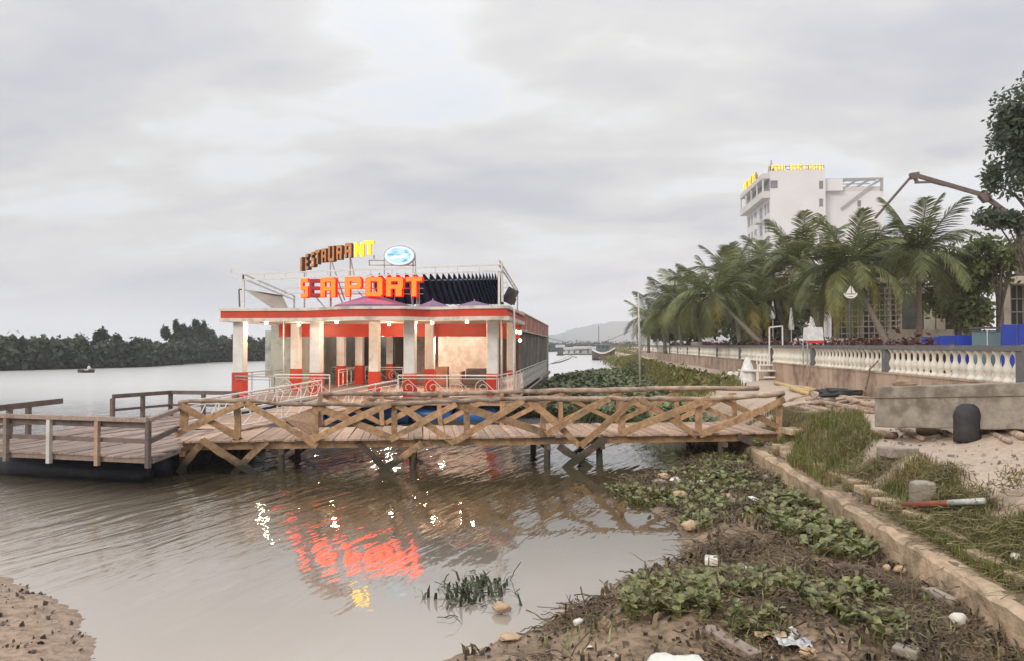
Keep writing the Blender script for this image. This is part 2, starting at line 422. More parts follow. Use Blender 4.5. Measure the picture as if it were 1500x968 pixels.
nz = n.noise(pos, 1.6, 8, .65); nz2 = n.noise(pos, 9, 6, .6); nz3 = n.noise(pos, 38, 4, .6)
mud = n.mix(n.ramp(nz, [(.35, 0.), (.62, 1.)]), (.19, .13, .075), (.34, .24, .155))
mud = n.mix(n.ramp(nz2, [(.45, 0.), (.62, .7)]), mud, (.085, .060, .038))
sand = n.mix(n.ramp(nz2, [(.4, 0.), (.66, 1.)]), (.50, .40, .31), (.40, .31, .235))
sand = n.mix(n.ramp(nz3, [(.55, 0.), (.68, .6)]), sand, (.24, .18, .13))
sx = n.math('ADD', sp.outputs[0], n.math('MULTIPLY', nz, 1.6))
ms = n.ramp(n.math('MULTIPLY', n.math('SUBTRACT', sx, 5.9), .7), [(0.0, 0.), (1.0, 1.)])
gc = n.mix(ms, mud, sand)
left = n.ramp(n.math('MULTIPLY', n.math('ADD', sp.outputs[0], 3.5), -1.), [(0., 0.), (1., 1.)])
gc = n.mix(left, gc, n.mix(n.ramp(nz2, [(.42, 0.), (.6, 1.)]), (.40, .29, .205), (.24, .165, .11)))
wet = n.ramp(n.math('MULTIPLY', sp.outputs[2], 8.0), [(0.0, 1.), (1.0, 0.)])
gc = n.mix(n.math('MULTIPLY', wet, .35), gc, (.20, .145, .10))
rg = n.add('MapRange', {'Value': wet, 'To Min': .85, 'To Max': .28}).outputs[0]
bp = n.add('Bump', {'Height': n.math('ADD', nz2, n.math('MULTIPLY', nz3, .4)), 'Strength': .6, 'Distance': .06})
p = n.add('BsdfPrincipled', {'Base Color': gc, 'Roughness': rg, 'Normal': bp.outputs[0]})
n.l.new(p.outputs[0], n.add('OutputMaterial').inputs[0])
tag(npobj('ground', npmesh('ground', V, F, 'ground', True)), kind='structure')

wm = bpy.data.materials.new('water'); wm.use_nodes = True; n = NT(wm.node_tree); MATS['water'] = wm
pos = n.add('NewGeometry').outputs['Position']; sp = n.add('SeparateXYZ', {0: pos})
# ripples run in long crests across the left, the corner by the bank lies calm
rot = n.mapping(pos, rot=(0, 0, R(-74)))
dn = n.add('TexNoise', {'Vector': pos, 'Scale': .35, 'Detail': 3.0}).outputs['Color']
wr = n.mix(.55, rot, dn, 'ADD')
r1 = n.noise(n.mapping(wr, scale=(.45, 2.3, 1)), 1.0, 3., .5, .4)
r2 = n.noise(n.mapping(wr, rot=(0, 0, R(14)), scale=(.9, 5.2, 1)), 1.0, 3., .5, .3)
r3 = n.noise(pos, 1.1, 3, .5)
calm = n.ramp(n.math('MULTIPLY', n.math('SUBTRACT', n.math('ADD', n.math('MULTIPLY', n.noise(pos, .28, 2., .5), 5.), 1.0), n.math('ADD', sp.outputs[0], n.math('MULTIPLY', n.math('SUBTRACT', 15., sp.outputs[1]), .28))), .20), [(.30, .07), (1., 1.)])
nearc = n.ramp(n.math('MULTIPLY', n.math('SUBTRACT', sp.outputs[1], 11.5), .13), [(0., .09), (1., .5)])
leftm = n.ramp(n.math('MULTIPLY', n.math('SUBTRACT', -3.6, sp.outputs[0]), .32), [(0., 0.), (1., .85)])
leftm = n.math('MULTIPLY', leftm, n.ramp(n.math('MULTIPLY', n.math('SUBTRACT', sp.outputs[1], 8.6), .3), [(0., .15), (1., 1.)]))
nearc = n.math('MAXIMUM', nearc, leftm)
amp = n.math('MULTIPLY', calm, nearc)
hgt = n.math('ADD', n.math('MULTIPLY', n.math('ADD', n.math('MULTIPLY', r1, 1.0), n.math('MULTIPLY', r2, .4)), amp), n.math('MULTIPLY', r3, .05))
far = n.ramp(n.math('MULTIPLY', sp.outputs[1], 1/90.), [(0.25, 1.), (1., .25)])
bp = n.add('Bump', {'Height': hgt, 'Strength': far, 'Distance': .085})
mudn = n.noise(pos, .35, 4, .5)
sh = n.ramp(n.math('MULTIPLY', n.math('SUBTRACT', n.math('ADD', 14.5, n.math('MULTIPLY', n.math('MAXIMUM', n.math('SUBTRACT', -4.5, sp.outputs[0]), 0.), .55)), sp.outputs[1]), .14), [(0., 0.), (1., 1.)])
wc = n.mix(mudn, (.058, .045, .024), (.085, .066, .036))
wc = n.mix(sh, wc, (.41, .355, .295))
wc = n.mix(n.ramp(n.math('MULTIPLY', sp.outputs[1], 1/80.), [(.28, 0.), (.55, 1.)]), wc, (.56, .55, .53))   # silty open river, its colour paled further to stand in for reflected sky
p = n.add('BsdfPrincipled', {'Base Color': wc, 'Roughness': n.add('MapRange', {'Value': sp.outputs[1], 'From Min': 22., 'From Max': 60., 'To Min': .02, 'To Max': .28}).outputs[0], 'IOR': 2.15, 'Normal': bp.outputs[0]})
n.l.new(p.outputs[0], n.add('OutputMaterial').inputs[0])
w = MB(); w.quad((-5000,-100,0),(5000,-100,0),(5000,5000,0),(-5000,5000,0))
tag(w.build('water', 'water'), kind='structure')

# far shore, across the river: land, then hills
fs = [atZ(-400,552),atZ(0,542.5),atZ(200,537),atZ(300,530),atZ(420,527),atZ(560,521),atZ(700,516.5),atZ(860,513.5),atZ(930,513)]
m = MB(); poly = [(p[0], p[1]) for p in fs]+[(fs[-1][0], 1600), (-2600, 1600), (-2600, fs[0][1])]
m.prism(poly, -.5, .35); tag(m.build('far_shore', 'shore_mud'), kind='structure')
def ridge(name, pts, Y, seed):
    rr = random.Random(seed); m = MB(); P = []
    for k in range(len(pts)-1):
        for q in range(8):
            t = q/8; P.append((pts[k][0]*(1-t)+pts[k+1][0]*t, pts[k][1]*(1-t)+pts[k+1][1]*t+rr.uniform(-1, 1)))
    P.append(pts[-1]); top = [atY(x, y, Y) for x, y in P]
    for a, b in zip(top, top[1:]):
        a0 = Vector((a[0], Y-700, -2)); b0 = Vector((b[0], Y-700, -2)); a1 = Vector((a[0], Y+900, -2)); b1 = Vector((b[0], Y+900, -2))
        m.quad(a0, b0, b, a); m.quad(a, b, b1, a1)
    tag(m.build(name, 'hill', smooth=True), kind='structure')
ridge('hill', [(700,504),(760,499),(815,489),(840,482),(870,475),(905,471),(930,471),(960,466),(1010,470),(1100,480),(1250,495)], 2600, 3)
ridge('distant_hill', [(740,504),(800,496),(830,488),(850,486),(900,490),(960,500)], 3200, 5)

# ------------------------------------------------------------------ foliage
def leaf_cloud(clumps, size, elong=2.0, droop=0.):
    """clumps: (centre, radii, count) -> quads spread through the outer part of each clump"""
    Vs = []
    for c, r, k in clumps:
        d = rng.normal(size=(k, 3)); d /= np.linalg.norm(d, axis=1)[:, None]
        rad = rng.random(k)**.45
        P = np.array(c)+d*rad[:, None]*np.array(r)*(1+.25*rng.normal(size=(k, 1)))
        a = rng.normal(size=(k, 3))+d*.6; a[:, 2] -= droop; a /= np.linalg.norm(a, axis=1)[:, None]
        b = np.cross(a, rng.normal(size=(k, 3))); b /= np.linalg.norm(b, axis=1)[:, None]
        s = size*(.6+.8*rng.random((k, 1)))
        a = a*s*elong/2; b = b*s/2
        Vs.append(np.stack([P-a, P+b, P+a, P-b], 1).reshape(-1, 3))
    V = np.concatenate(Vs); F = np.arange(len(V)).reshape(-1, 4); return V, F
def crown_clumps(c, r, m, k, cr=.42, seed=0):
    rr = np.random.default_rng(seed); out = []
    for i in range(m):
        d = rr.normal(size=3); d /= np.linalg.norm(d); q = rr.random()**.5*.78
        cc = np.array(c)+d*q*np.array(r); s = cr*(.6+.7*rr.random())
        out.append((cc, np.array(r)*s, k))
    return out

# mangroves on the far shore: one dense mass low down, rounded trees standing out of it
cl = []
def shore_pt(px):
    t = [(-400,552),(0,542.5),(200,537),(300,530),(420,527),(560,521),(700,516.5),(860,513.5),(930,513)]
    for a, b in zip(t, t[1:]):
        if a[0] <= px <= b[0]:
            k = (px-a[0])/(b[0]-a[0]); return atZ(px, a[1]*(1-k)+b[1]*k, 0)
top_px = [(-400,506),(0,497),(60,498),(100,500),(140,505),(200,500),(240,503),(300,494),(360,497),(430,500),(560,500),(700,503),(800,501),(930,499)]
for px in np.arange(-300, 930, 4.0):
    b = shore_pt(px)
    for a2, b2 in zip(top_px, top_px[1:]):
        if a2[0] <= px <= b2[0]: ty = a2[1]+(b2[1]-a2[1])*(px-a2[0])/(b2[0]-a2[0])
    for dz in (-1.2, 3.0):
        Yb = b[1]+dz+2; t = atY(px, ty+rng.uniform(-2, 5), Yb); hh = max(1.5, t[2])
        cl.append(((t[0], Yb, hh*.42), (b[1]*.010+1.0, 1.8, hh*.55), 300))
V, F = leaf_cloud(cl, .55, 1.5); V[:, 2] = np.maximum(V[:, 2], .02)
tag(npobj('mangrove_thicket', npmesh('mangrove_thicket', V, F, 'mangrove')), 'low dark green mangrove thicket along the far river bank', 'thicket', kind='stuff')
far_trees = [(18,504,500,26,'b'),(52,503,500,22,'b'),(90,500,500,24,'b'),(118,489,515,26,'l'),(147,480,510,24,'l'),(172,482,512,20,'l'),(200,496,512,26,'b'),(222,498,515,22,'b'),
 (262,474,510,34,'p'),(285,472,512,30,'p'),(303,480,512,20,'q'),(325,494,512,22,'b'),(360,492,510,30,'l'),(383,494,512,22,'b')]
names = ['wide rounded mangrove tree, leftmost on the far bank','low rounded mangrove tree second from the left on the far bank','low mangrove tree left of the tall dome-topped pair on the far bank',
 'dark dome-topped mangrove tree above the small boat','tallest dome-topped tree just right of the small boat on the far bank','slim upright tree standing alone right of the tall dome-topped tree','low dark mangrove tree midway between slim upright tree and feathery tree',
 'low bushy mangrove tree just left of the feathery pine-like tree','tall feathery casuarina tree on the far bank','feathery tree with ragged tips right of the taller casuarina','pale olive rounded tree beside the feathery trees on the far bank',
 'low mangrove tree right of the pale olive tree on the far bank','mangrove tree seen behind the leftmost restaurant column','mangrove tree seen between the left columns of the restaurant']
for i, ((px, ty, by, wd, kd), lb) in enumerate(zip(far_trees, names)):
    b = shore_pt(px); Yb = b[1]+3+(i % 3)*1.5; t = atY(px, ty, Yb); k = Yb/FOC
    root = thing('mangrove_tree' if kd != 'p' else 'casuarina_tree', lb, 'tree', (t[0], Yb, .3))
    r = wd*k*.52; hh = t[2]; m = MB()
    m.tube([(t[0], Yb, .3), (t[0]+.1, Yb, hh*.5), (t[0], Yb, hh*.85)], [.16, .11, .04], 6); m.build('trunk', 'bark', root)
    if kd == 'p':
        cc = [((t[0]+rng.normal()*r*.42, Yb+rng.normal()*.8, hh*(.35+.6*q)), (r*.7*(1.12-q), r*.6*(1.12-q), hh*.11), 260) for q in np.linspace(0, 1, 20)]
        V, F = leaf_cloud(cc, .28, 3.4, -.8)
    else:
        cc = crown_clumps((t[0], Yb, hh*.70), (r, r*.8, hh*.33), 9, 300, .48, i)
        V, F = leaf_cloud(cc, .32, 1.6)
    npobj('crown', npmesh('crown', V-np.array(origin(root)), F, 'mangrove_pale' if kd in 'q' else 'leaf_dark'), root)

# ------------------------------------------------------------------ footbridge
BA, BB = (-10.35, 18.36), (5.3, 21.86)     # near edge of the deck
bd = Vector((BB[0]-BA[0], BB[1]-BA[1], 0)); BL = bd.length; bd.normalize(); bn = Vector((-bd[1], bd[0], 0))
ZD = .85; BWD = 2.9
BR = thing('footbridge', 'rough timber footbridge with crossed log braces and plank deck over the water', 'bridge', (BA[0], BA[1], 0))
def bpt(s, t, z): return Vector((BA[0], BA[1], 0))+bd*s+bn*t+Vector((0, 0, z))
x = 0.; k = 0
while x < BL-.05:
    w = random.uniform(.15, .25); m = MB()
    a = bpt(x+w/2, -.10+random.uniform(-.07, .05), ZD-.02+random.uniform(-.008, .012)); b = bpt(x+w/2+random.uniform(-.03, .03), BWD+random.uniform(-.05, .12), ZD-.02+random.uniform(-.008, .012))
    m.bar(a, b, w-.014, .045); m.build('plank', 'plank', BR); x += w
for t in (.12, BWD/2, BWD-.15):
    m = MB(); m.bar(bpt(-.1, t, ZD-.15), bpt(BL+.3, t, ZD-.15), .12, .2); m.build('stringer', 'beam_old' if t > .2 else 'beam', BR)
def near(px, py, off=0.):
    p = atPlane(px, py, BA, BB); return p+bn*off
def rough_bar(m, A, B, th, w, K=6):
    # a split board: not straight, its width wandering along its length
    d = (B-A).normalized(); u = d.cross(bn).normalized(); r_ = d.cross(u).normalized(); i0 = len(m.v); bow = random.uniform(-.035, .035)
    for k in range(K+1):
        t = k/K; c = A.lerp(B, t)+u*(bow*math.sin(PI*t)+random.uniform(-.010, .010)); ww = w*random.uniform(.86, 1.10)
        for q, s_ in ((-1,-1),(1,-1),(1,-.3),(1,1),(-1,1),(-1,.2)): m.v.append(tuple(c+r_*q*th/2*random.uniform(.85,1.1)+u*s_*ww/2))
    for k in range(K):
        for j in range(6): a = i0+k*6+j; b = i0+k*6+(j+1) % 6; m.f.append((a, b, b+6, a+6))
    m.f.append(tuple(i0+j for j in reversed(range(6)))); m.f.append(tuple(i0+K*6+j for j in range(6)))
def brace(a, b, w=.17, off=0., m_='beam', name='brace', pl=near, th=.06):
    A = pl(*a, off); B = pl(*b, off); m = MB(); rough_bar(m, A, B, th, w); return m.build(name, m_, BR)
nb = [((264,592),(352,640),.17,-.06),((260,636),(358,589),.16,-.13),((361,590),(465,652),.17,-.06),((459,642),(572,590),.17,-.13),((467,596),(582,645),.18,-.06),
 ((581,591),(666,648),.18,-.06),((572,642),(668,590),.16,-.13),((665,646),(766,585),.18,-.13),((664,590),(802,634),.20,-.06),((775,585),(848,652),.18,-.06),
 ((849,652),(930,583),.19,-.13),((798,634),(890,582),.17,-.20),((936,582),(1020,637),.17,-.06),((909,633),(1038,583),.19,-.13),((1022,635),(1146,584),.19,-.13),((1052,582),(1146,628),.15,-.03)]
for a, b, w, o in nb: brace(a, b, w, o)
for px, y0, y1, w in ((268,588,626,.2),(347,592,638,.15),(462,592,640,.15),(578,590,642,.15),(683,588,640,.15),(797,588,640,.14),(910,584,636,.16),(1023,585,636,.16),(1142,575,662,.14)):
    m = MB(); a = near(px, y0, .02); b = near(px, y1, .02); rough_bar(m, a, b, .12, w, 4); m.build('post', 'beam', BR)
def log(pts, rad, name='handrail', pl=near, off=0.):
    P = [pl(*p, off) for p in pts]; Q = []
    for a, b in zip(P, P[1:]):
        for q in range(5): t = q/5; Q.append(a.lerp(b, t)+Vector((0, random.uniform(-.02, .02), random.uniform(-.022, .022))))
    Q.append(P[-1]); m = MB(); m.tube(Q, [rad*random.uniform(.85, 1.12) for _ in Q], 8); return m.build(name, 'log', BR, True)
log([(262,588),(358,586),(412,590),(466,592)], .055, off=-.02)
log([(455,590),(540,591),(620,588),(700,585),(786,584)], .06, off=-.10)
log([(770,584),(860,583),(950,583),(1040,584)], .065, off=-.02)
log([(1030,583),(1080,580),(1146,575)], .085, off=-.10)
def farp(px, py, off=0.):
    A2 = (BA[0]+bn[0]*(BWD-.05), BA[1]+bn[1]*(BWD-.05)); B2 = (BB[0]+bn[0]*(BWD-.05), BB[1]+bn[1]*(BWD-.05))
    return atPlane(px, py, A2, B2)+bn*off
log([(466,577),(540,576),(620,577),(720,575)], .065, pl=farp)
log([(705,575),(800,572),(900,570),(1000,568),(1112,568)], .08, pl=farp, off=.05)
log([(540,582),(640,584),(760,581),(900,582)], .045, pl=farp, off=-.02)
fx = [470, 560, 645, 735, 822, 905, 990, 1075]
for i, px in enumerate(fx):
    if True:
        m = MB(); rough_bar(m, farp(px, 575), farp(px, 622), .11, .13, 4); m.build('post', 'beam', BR)
    if i < len(fx)-1:
        q = fx[i+1]
        brace((px+4, 620-i), (q-3, 578), .15, .04, pl=farp)
        if i != 1: brace((px+4, 579), (q-3, 619-i), .14, .10, pl=farp)
# trestles
ub = [((300,644),(262,692),.18,-.05,'beam'),((298,643),(377,693),.19,-.12,'beam'),((391,645),(342,695),.17,-.04,'beam'),((352,640),(336,655),.14,.1,'beam'),
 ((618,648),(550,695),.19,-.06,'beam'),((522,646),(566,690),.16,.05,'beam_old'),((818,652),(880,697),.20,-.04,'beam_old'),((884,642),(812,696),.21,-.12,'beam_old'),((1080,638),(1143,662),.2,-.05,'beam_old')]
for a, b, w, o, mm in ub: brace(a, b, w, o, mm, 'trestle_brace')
for s, mm in ((.15,'beam'),(2.6,'beam_old'),(6.0,'beam'),(9.6,'beam_old'),(11.1,'beam_old'),(14.6,'beam_old')):
    for t in (.1, BWD-.2):
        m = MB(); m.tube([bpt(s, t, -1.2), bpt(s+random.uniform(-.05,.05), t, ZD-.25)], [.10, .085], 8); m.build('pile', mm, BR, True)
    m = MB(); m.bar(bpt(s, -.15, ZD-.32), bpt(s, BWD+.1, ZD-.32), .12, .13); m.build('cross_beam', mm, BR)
for s in (2.6, 6.0, 11.1):
    m = MB(); m.bar(bpt(s-.7, BWD-.3, -.3), bpt(s+.7, BWD-.3, ZD-.3), .07, .16, up=bd.cross(Vector((0,0,1)))); m.build('trestle_brace', 'beam_old', BR)
# board leaning on the rail
brd = thing('leaning_board', 'wide reddish plywood board leaning inside the bridge railing', 'board', tuple(near(440, 638, .2)))
m = MB(); a, b, c, d = near(411, 614, .25), near(468, 593, .12), near(472, 622, .14), near(452, 640, .3); q = bn*.025
m.quad(a, d, c, b); m.quad(a+q, b+q, c+q, d+q)
for u, v in ((a,b),(b,c),(c,d),(d,a)): m.quad(u, v, v+q, u+q)
m.build('board', 'plank', brd)
brd.name = 'leaning_board'

# ------------------------------------------------------------------ landing platform
PF = thing('floating_platform', 'weathered plank landing platform with dark timber handrails at the left', 'platform', (-12.2, 19, 0))
PP = [(-14.9,16.66),(-9.48,15.76),(-9.75,17.4),(-10.45,18.5),(-10.05,21.6),(-10.6,24.6),(-12.3,25.6),(-14.3,26.5),(-15.3,24.4),(-15.1,20.6)]
# walk off the planks: they run away from the viewer, a little askew
ang = R(8); dx, dy = math.sin(ang), math.cos(ang)
def clip_line(px, py):
    ts = []
    for i in range(len(PP)):
        (x0, y0), (x1, y1) = PP[i], PP[(i+1) % len(PP)]
        ex, ey = x1-x0, y1-y0; det = dx*(-ey)+dy*ex
        if abs(det) < 1e-9: continue
        rx, ry = x0-px, y0-py; t = (rx*(-ey)+ry*ex)/det; u = (dx*ry-dy*rx)/det
        if 0 <= u <= 1: ts.append(t)
    return sorted(ts)
x = -17.5
while x < -9.2:
    w = random.uniform(.17, .26); ts = clip_line(x+w/2, 16.)
    if len(ts) >= 2 and ts[-1]-ts[0] > .3:
        t0 = ts[0]-.08; t1 = ts[-1]+.05; cuts = [t0]
        c = t0+random.uniform(2.2, 4.4)
        while c < t1-1: cuts.append(c); c += random.uniform(3, 4.6)
        cuts.append(t1)
        for a, b in zip(cuts, cuts[1:]):
            z = ZD-.02+random.uniform(-.012, .012); m = MB()
            m.bar((x+w/2+dx*(a+.01), 16+dy*(a+.01), z), (x+w/2+dx*(b-.01), 16+dy*(b-.01), z+random.uniform(-.008,.008)), w-.014, .04); m.build('plank', 'plank_grey', PF)
    x += w
def frame(pts, z, w, h, mm, name='edge_beam'):
    for a, b in zip(pts, pts[1:]): m = MB(); m.bar((a[0],a[1],z), (b[0],b[1],z), w, h); m.build(name, mm, PF)
frame([PP[0],PP[1],PP[2],PP[3]], ZD-.10, .06, .11, 'plank_grey'); frame([PP[5],PP[6],PP[7],PP[8],PP[9],PP[0]], ZD-.10, .06, .11, 'rail_wood')
for i, yy in enumerate(np.arange(17.25, 25, .95)):
    m = MB(); m.tube([(-14.9, yy+.75, .2), (-10.5, yy-.02, .2)], .24, 14); m.build('float_tube', 'barrel_navy', PF, True)
def ppost(p, z0, z1, mm, w=.11):
    m = MB(); m.box((p[0], p[1], (z0+z1)/2), (w, w, z1-z0), R(-9)); m.build('post', mm, PF)
def pf(px, py=640): return atPlane(px, py, PP[0], PP[1])+Vector((-.02,-.1,0))
zt = 1.66
for px, mm in ((15,'plank_grey'),(78,'white_wood'),(148,'plank'),(222,'rail_wood')): ppost(pf(px), ZD-.24, zt-.02, mm, .095)
def prail(a, b, z, w=.06, h=.12, mm='rail_wood', name='rail'):
    m = MB(); m.bar((a[0],a[1],z), (b[0],b[1],z), w, h); m.build(name, mm, PF)
a, b = pf(-60), pf(222); o = Vector((0,.09,0))
prail(a, b, zt, .13, .09, 'plank_grey', 'handrail'); prail(a+o, b+o, zt-.12, .05, .14); prail(a+o, b+o, 1.18, .05, .10)
c = Vector((-10.35, 18.35, 0)); prail(b, c, zt, .13, .09, 'plank_grey', 'handrail'); prail(b, c, 1.18)
L0, L1 = Vector((-14.95,16.7,0)), Vector((-15.12,20.55,0))
prail(L0, L1, zt+.02, .07, .15); prail(L0, L1, 1.20, .05, .1)
for p_ in (L0, L0.lerp(L1, .45), Vector((-15.1,19.2,0))): ppost(p_, ZD-.2, zt, 'rail_wood')
fr = [Vector((*atZ(165,580,zt)[:2],0)), Vector((*atZ(250,574,zt)[:2],0)), Vector((*atZ(347,575,zt)[:2],0))]
for a, b in zip(fr, fr[1:]): prail(a, b, zt, .07, .13, 'rail_wood', 'handrail'); prail(a, b, 1.22, .05, .08)
for p_ in (fr[0], fr[0].lerp(fr[1], .5), fr[1], fr[1].lerp(fr[2], .5), fr[2]): ppost(p_, ZD-.3, zt-.06, 'rail_wood')

# ------------------------------------------------------------------ restaurant
RS = thing('restaurant', 'red and white floating restaurant pavilion with lit roof signs', 'restaurant', (-8, 36, 0))
DZ = 1.03; CT = 4.28; FT = 4.86
XL, XR = atY(323, 460, 30.4)[0], atY(745, 460, 30.4)[0]
def edge_y(px):           # front edge of the canopy: it waves forward in the middle
    t = (px-323)/(745-323)
    if px < 437: return 31.1-.25*(px-323)/114*0
    if px < 520: k = (px-437)/83; return 31.1-1.3*(3*k*k-2*k**3)
    if px < 585: return 29.8
    if px < 632: k = (px-585)/47; return 29.8+.8*(3*k*k-2*k**3)
    k = min(1, (px-632)/80); return 30.6-.75*(3*k*k-2*k**3)
def canopy_band(z0, z1, out, name, mm):
    m = MB(); P = []
    for px in range(323, 747, 6):
        y = edge_y(px)-out; p = atY(px, 460, y); P.append((p[0], y))
    P[0] = (P[0][0]-out, P[0][1]); e = P[-1]; P[-1] = (e[0]+out, e[1]); P.append((P[-1][0], 38.0)); P = [(P[0][0], 38.0)]+P
    Q = [(x, y) for x, y in P]
    inn = []
    for i, (x, y) in enumerate(Q): inn.append((x+(.3 if i < 2 else -.3 if i > len(Q)-3 else 0), y+(.3 if 1 < i+0 and i < len(Q)-1 else (.3 if i == 1 else 0))))
    for i in range(len(Q)-1):
        a, b, c, d = Q[i], Q[i+1], inn[i+1], inn[i]
        m.quad((*a,z0),(*b,z0),(*b,z1),(*a,z1)); m.quad((*a,z1),(*b,z1),(*c,z1),(*d,z1)); m.quad((*d,z0),(*c,z0),(*b,z0),(*a,z0)); m.quad((*c,z0),(*d,z0),(*d,z1),(*c,z1))
    return m.build(name, mm, RS)
canopy_band(CT, CT+.15, .07, 'lower_trim', 'trim')
canopy_band(CT+.15, FT-.12, .0, 'fascia', 'red_paint')
canopy_band(FT-.12, FT, .06, 'upper_trim', 'trim')
m = MB(); P = [(atY(px,460,edge_y(px))[0], edge_y(px)+.05) for px in range(323, 747, 6)]
P = P+[(P[-1][0], 38.0), (P[0][0], 38.0)]
m.prism(P, CT+.06, CT+.10); m.build('ceiling', 'ceiling_board', RS)
m = MB(); m.prism([(x, y+.1 if y < 37 else y) for x, y in P], FT-.2, FT-.16); m.build('terrace_floor', 'hull_grey', RS)
# columns in rows
def column(x, y, r=.235):
    m = MB(); m.box((x, y, (DZ+CT+.06)/2+.0), (2*r, 2*r, CT+.06-DZ)); c = m.build('column', 'white_paint', RS, bevel=.03)
    m = MB(); m.box((x, y, (DZ+2.12)/2+.002), (2*r+.03, 2*r+.03, 2.12-DZ)); m.build('red_base', 'red_paint', c)
    c.parent = RS
colx = [atY(352,500,31.6)[0], atY(464,500,31.6)[0], atY(601,500,31.0)[0], atY(722,500,31.2)[0]]
for x_, y_ in zip(colx, (31.6, 31.6, 31.0, 31.2)): column(x_, y_)
column(atY(549,500,33.2)[0], 33.2, .22)
for px, yy in ((434,36.6),(630,36.8),(500,42.),(527,43.),(572,46.5)): column(atY(px,500,yy)[0], yy, .22)
column(atY(749,500,35.4)[0], 35.4, .2)
# inner beam, back wall, side walls
BX0, BX1 = atY(397,500,38.0)[0], atY(764,500,38.0)[0]
m = MB(); m.bx(atY(409,480,36.9)[0], BX1-.05, 36.85, 37.0, 3.72, CT+.04); m.build('inner_beam', 'red_paint', RS)
m = MB(); m.bx(XL+.9, BX1-.3, 36.0, 56.0, 4.32, 4.36); m.build('rear_ceiling', 'ceiling_board', RS)
m = MB(); m.bx(BX0, atY(432,500,38.1)[0], 38.0, 38.15, DZ, 4.3); m.build('left_wall', 'olive_wall', RS)
m = MB(); m.bx(atY(432,500,38.1)[0]-.15, atY(432,500,38.1)[0], 38.15, 52.0, DZ, 4.3); m.build('side_wall', 'olive_wall', RS)
bw = 52.0
m = MB(); m.bx(atY(432,500,bw)[0]-2.2, BX1, bw, bw+.2, DZ, 4.32); m.build('back_wall', 'olive_wall', RS)
m = MB(); m.bx(atY(533,500,49.)[0], atY(548,500,49.)[0], 48.9, 49.0, DZ, 3.9); m.build('doorway', 'dark_interior', RS)
m = MB(); m.bx(atY(580,500,46.)[0], atY(600,500,46.)[0], 45.8, 45.9, DZ, 3.9); m.build('doorway', 'dark_interior', RS)
m = MB(); m.bx(atY(596,500,44.)[0], atY(642,500,44.)[0], 44.0, 44.1, DZ, 4.32); m.build('partition', 'brown_wall', RS)
m = MB(); m.bx(atY(642,500,42.)[0], atY(728,500,42.)[0], 42.0, 42.15, DZ, 4.32); m.build('marble_wall', 'marble', RS)
m = MB(); m.bx(atY(728,500,42.)[0]+.01, BX1-.1, 42.0, 42.1, DZ, 4.32); m.build('partition', 'dark_interior', RS)
# rear block with red parapet down the right side
m = MB(); m.bx(BX1-.95, BX1, 37.02, 37.12, 3.62, 4.95); m.build('parapet_front', 'red_paint', RS)
m = MB(); m.bx(BX1-.08, BX1, 37.125, 67, 4.05, 4.90); m.build('parapet', 'red_panel', RS)
for i in range(9):
    yy = 37.6+i*3.5; m = MB(); m.bx(BX1, BX1+.04, yy, yy+.08, 4.08, 4.88); m.build('panel_joint', 'trim', RS)
for z in (4.90, 4.0): m = MB(); m.bx(BX1-.1, BX1+.07, 37.1, 67, z, z+.06); m.build('parapet_trim', 'trim', RS)
m = MB(); m.bx(BX1-.2, BX1-.08, 38.6, 64, DZ, 4.0); m.build('right_wall', 'brown_wall', RS)
m = MB(); m.bx(BX1-.3, BX1+.02, 64.0, 67.0, -.1, 4.0); m.build('end_pier', 'olive_wall', RS)
m = MB(); m.quad((BX1,66.6,3.98),(BX1+1.8,67.6,3.55),(BX1+1.8,68.6,3.55),(BX1,68.6,3.98)); m.quad((BX1,66.6,3.93),(BX1,68.6,3.93),(BX1+1.8,68.6,3.5),(BX1+1.8,67.6,3.5)); m.quad((BX1,66.6,3.93),(BX1+1.8,67.6,3.5),(BX1+1.8,67.6,3.55),(BX1,66.6,3.98)); m.build('awning', 'roof_tin', RS)
m = MB(); m.bx(XL+.9, BX1-.1, 37.2, 66.8, 4.40, 4.46); m.build('rear_roof', 'hull_grey', RS)
# deck and hull
x = XL+.15
m = MB(); m.bx(XL-.1, XR+.1, 30.5, 38.0, DZ-.2, DZ-.05); m.build('deck_frame', 'plank', RS)
x = XL-.1
while x < XR+.1:
    w = .34; m = MB(); m.bx(x, x+w-.012, 30.42, 52.0, DZ-.05, DZ); m.build('floor_board', 'floor_board', RS); x += w
m = MB(); m.bx(XR+.1, BX1-.01, 34.5, 67, DZ-.2, DZ); m.build('side_deck', 'plank_grey', RS)
m = MB(); m.bx(XL, BX1-.02, 38.0, 67, -.3, DZ-.21); m.build('rear_hull', 'hull_grey', RS)
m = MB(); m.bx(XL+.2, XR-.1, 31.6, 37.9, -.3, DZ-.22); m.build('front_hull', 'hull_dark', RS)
m = MB(); m.bx(atY(628,500,30.9)[0], atY(735,500,30.9)[0], 30.85, 31.5, -.3, .24); m.build('float_box', 'hull_grey', RS)
for a, b in ((380,432),(436,480),(484,530),(534,600),(606,664),(670,728)):
    A = atY(a,600,31.2)[0]; B = atY(b,600,31.2)[0]; m = MB(); m.tube([(A,31.1,.36),(A+.06,31.1,.36),(A+.08,31.1,.36),(B-.08,31.1,.36),(B,31.1,.36)], [.27,.30,.33,.33,.28], 16); m.build('float_barrel', 'barrel_blue', RS, True)
